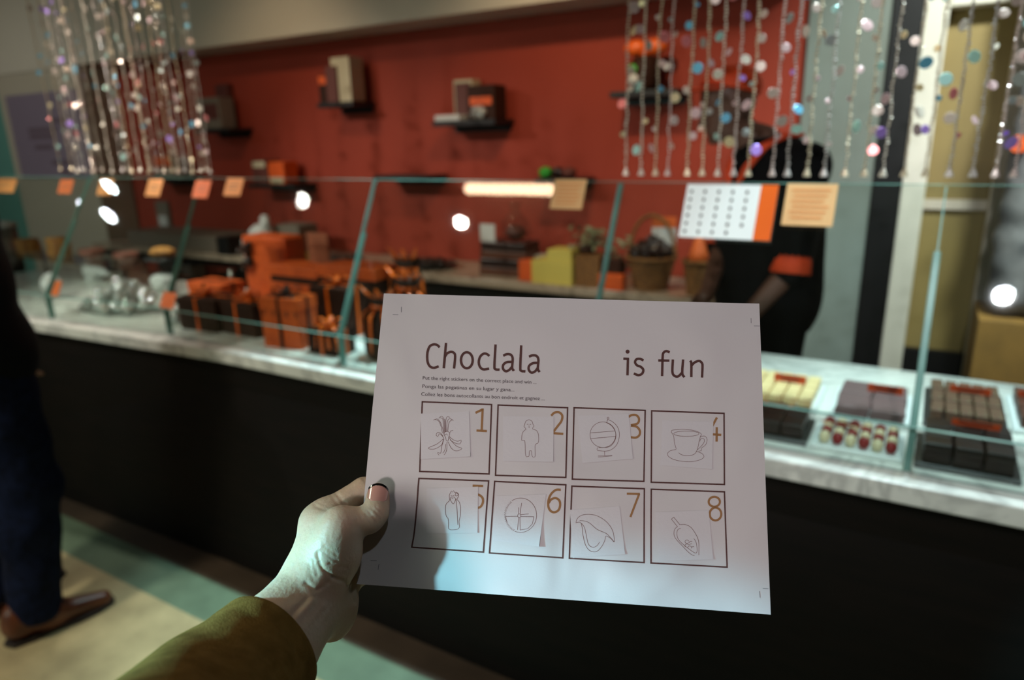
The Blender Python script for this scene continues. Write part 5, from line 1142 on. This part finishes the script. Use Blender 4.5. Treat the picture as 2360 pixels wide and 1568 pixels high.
def fold(pts, depth, wpx):                    # skin folds (depth > 0) and raised cords (depth < 0), in millimetres
    P = resample(pts, step=3.0); P = np.array(P); d2 = np.min((PX[:, None]-P[None, :, 0])**2+(PY[:, None]-P[None, :, 1])**2, axis=1)
    w_ = np.exp(-d2/wpx**2)*front; Vh[:] -= Nh*(w_*depth*0.001)[:, None]
for pts, dp, wd in (([(731, 1275), (741, 1308), (769, 1333)], 1.0, 4.5), ([(706, 1344), (730, 1360), (757, 1343)], 0.7, 5), ([(747, 1259), (775, 1279)], 0.35, 4), ([(742, 1270), (778, 1294)], 0.35, 4), ([(760, 1300), (797, 1309)], 0.45, 4),
                    ([(769, 1333), (802, 1349), (820, 1388)], 1.1, 5), ([(722, 1290), (731, 1325)], 0.4, 4), ([(712, 1300), (722, 1338)], 0.3, 4),
                    ([(857, 1171), (876, 1191)], 0.55, 3.4), ([(848, 1177), (868, 1200)], 0.55, 3.4), ([(866, 1168), (882, 1182)], 0.4, 3.2), ([(842, 1186), (856, 1204)], 0.3, 3.2), ([(832, 1224), (814, 1208)], 0.7, 4.5), ([(836, 1216), (822, 1202)], 0.4, 4),
                    ([(774, 1137), (796, 1163)], 0.6, 4.5), ([(764, 1142), (782, 1166)], 0.3, 4), ([(835, 1099), (846, 1117)], 0.35, 3.5), ([(727, 1166), (753, 1176)], 0.5, 4.5), ([(733, 1158), (758, 1168)], 0.3, 4),
                    ([(719, 1386), (676, 1436), (655, 1482)], -1.5, 9), ([(706, 1384), (664, 1432), (644, 1474)], 0.8, 8), ([(742, 1398), (700, 1448), (676, 1500)], -0.9, 8), ([(786, 1392), (770, 1410), (748, 1440)], 0.35, 7)):
    fold(pts, dp, wd)
WP = c2w(HP(740, 1340, 0))
hand = thing('person', WP, 'left hand and sleeved forearm of a person holding up the white sheet', 'person')
Vw = (ORG + Vh @ RM.T)-WP
me = bpy.data.meshes.new('hand'); me.from_pydata(Vw.tolist(), [], Fh.tolist()); me.update(); me.validate(); me.polygons.foreach_set('use_smooth', [True]*len(me.polygons)); me.materials.append(MT['skin'])
ho = bpy.data.objects.new('hand', me); C.objects.link(ho); ho.parent = hand
# thumb nail: a curved plate on the back of the last joint
A0, A1 = HP(867, 1168, 10.2), HP(873, 1124, 7.6); ax_ = (A1-A0)/np.linalg.norm(A1-A0); tc_ = -(A0+A1)/2; tc_ /= np.linalg.norm(tc_); n_ = tc_-ax_*tc_.dot(ax_); n_ /= np.linalg.norm(n_); sd_ = np.cross(ax_, n_)
def nail(name, m, t0, t1, r, halfang, free):
    vs = []; fs = []; nu, nv = 16, 12
    for l in (0.0, 0.0005):
        for j in range(nv+1):
            for i in range(nu+1):
                f = i/nu*2-1; g = t0+(t1-t0)*(j/nv)
                if free: g2 = g-0.0030*f*f
                else: g2 = g+0.0030*f*f*(1-j/nv)-0.0030*f*f*(j/nv)
                a = halfang*f; rr = r+l; vs.append(c2w(A0+ax_*g2+(n_*math.cos(a)+sd_*math.sin(a))*rr)-WP)
    K_ = (nu+1)*(nv+1)
    for j in range(nv):
        for i in range(nu): q = j*(nu+1)+i; fs.append((q, q+nu+1, q+nu+2, q+1)); fs.append((K_+q, K_+q+1, K_+q+nu+2, K_+q+nu+1))
    for i in range(nu): fs.append((i, i+1, K_+i+1, K_+i)); q = nv*(nu+1)+i; fs.append((q+1, q, K_+q, K_+q+1))
    for j in range(nv): q = j*(nu+1); fs.append((q+nu+1, q, K_+q, K_+q+nu+1)); q = j*(nu+1)+nu; fs.append((q, q+nu+1, K_+q+nu+1, K_+q))
    o = MB().add(vs, fs).build(name, m, hand, True); return o
LN = np.linalg.norm(A1-A0)
nail('thumb_nail', 'nail', LN*0.10, LN*0.98, 0.0082, 0.92, False)
nail('nail_tip', 'nail_black', LN*0.97, LN*1.08, 0.0083, 0.92, True)
# ring on a finger behind the sheet edge
ra, rb = HP(820, 1262, -36), HP(832, 1260, -35.6); q = (rb-ra)/np.linalg.norm(rb-ra); u_ = np.cross(q, (0, 1, 0)); u_ /= np.linalg.norm(u_); v_ = np.cross(q, u_)
MB().tube([tuple(c2w((ra+rb)/2+(u_*math.cos(a)+v_*math.sin(a))*0.0105)-WP) for a in np.linspace(0, 2*PI, 33)], 0.0026, 8).build('ring', 'ring', hand, True)
# coat sleeve with an open cuff
cen = [HP(612, 1494, 43), HP(560, 1550, 60), HP(470, 1655, 96), HP(330, 1850, 160), HP(150, 2150, 235)]
rad = [0.0370, 0.0400, 0.0445, 0.050, 0.058]
cw = [c2w(c)-WP for c in cen]; fine = []; fr = []
for i in range(len(cw)-1):
    for k in range(8): t_ = k/8; fine.append(cw[i]*(1-t_)+cw[i+1]*t_); fr.append(rad[i]*(1-t_)+rad[i+1]*t_)
fine.append(cw[-1]); fr.append(rad[-1])
fine = [np.mean(fine[max(0, i-2):i+3], axis=0) if 2 < i < len(fine)-3 else fine[i] for i in range(len(fine))]
N = 48; vs = []; fs = []
t_ = fine[1]-fine[0]; t_ /= np.linalg.norm(t_); u0 = np.cross(t_, (0, 0, 1.0)); u0 /= np.linalg.norm(u0)
rings = []
def ringpts(i, r, sh=0.0):
    t = fine[min(i+1, len(fine)-1)]-fine[max(i-1, 0)]; t /= np.linalg.norm(t); u = u0-t*u0.dot(t); u /= np.linalg.norm(u); v = np.cross(t, u)
    return [fine[i]+t*sh+(u*math.cos(2*PI*k/N)+v*math.sin(2*PI*k/N))*(r*(1+0.025*math.sin(3*2*PI*k/N+i*0.25)+0.012*math.sin(7*2*PI*k/N+i*0.6)*min(1, i/6))) for k in range(N)]
rings.append(ringpts(8, fr[8]-0.005)); rings.append(ringpts(2, fr[2]-0.0045)); rings.append(ringpts(0, fr[0]-0.0040)); rings.append(ringpts(0, fr[0]-0.0012, -0.0012))
for i in range(len(fine)): rings.append(ringpts(i, fr[i]))
for r_ in rings: vs += r_
for i in range(len(rings)-1):
    for k in range(N): fs.append((i*N+k, i*N+(k+1) % N, (i+1)*N+(k+1) % N, (i+1)*N+k))
fs.append(tuple((len(rings)-1)*N+k for k in range(N)))
MB().add(vs, fs).build('coat_sleeve', 'wool', hand, True)
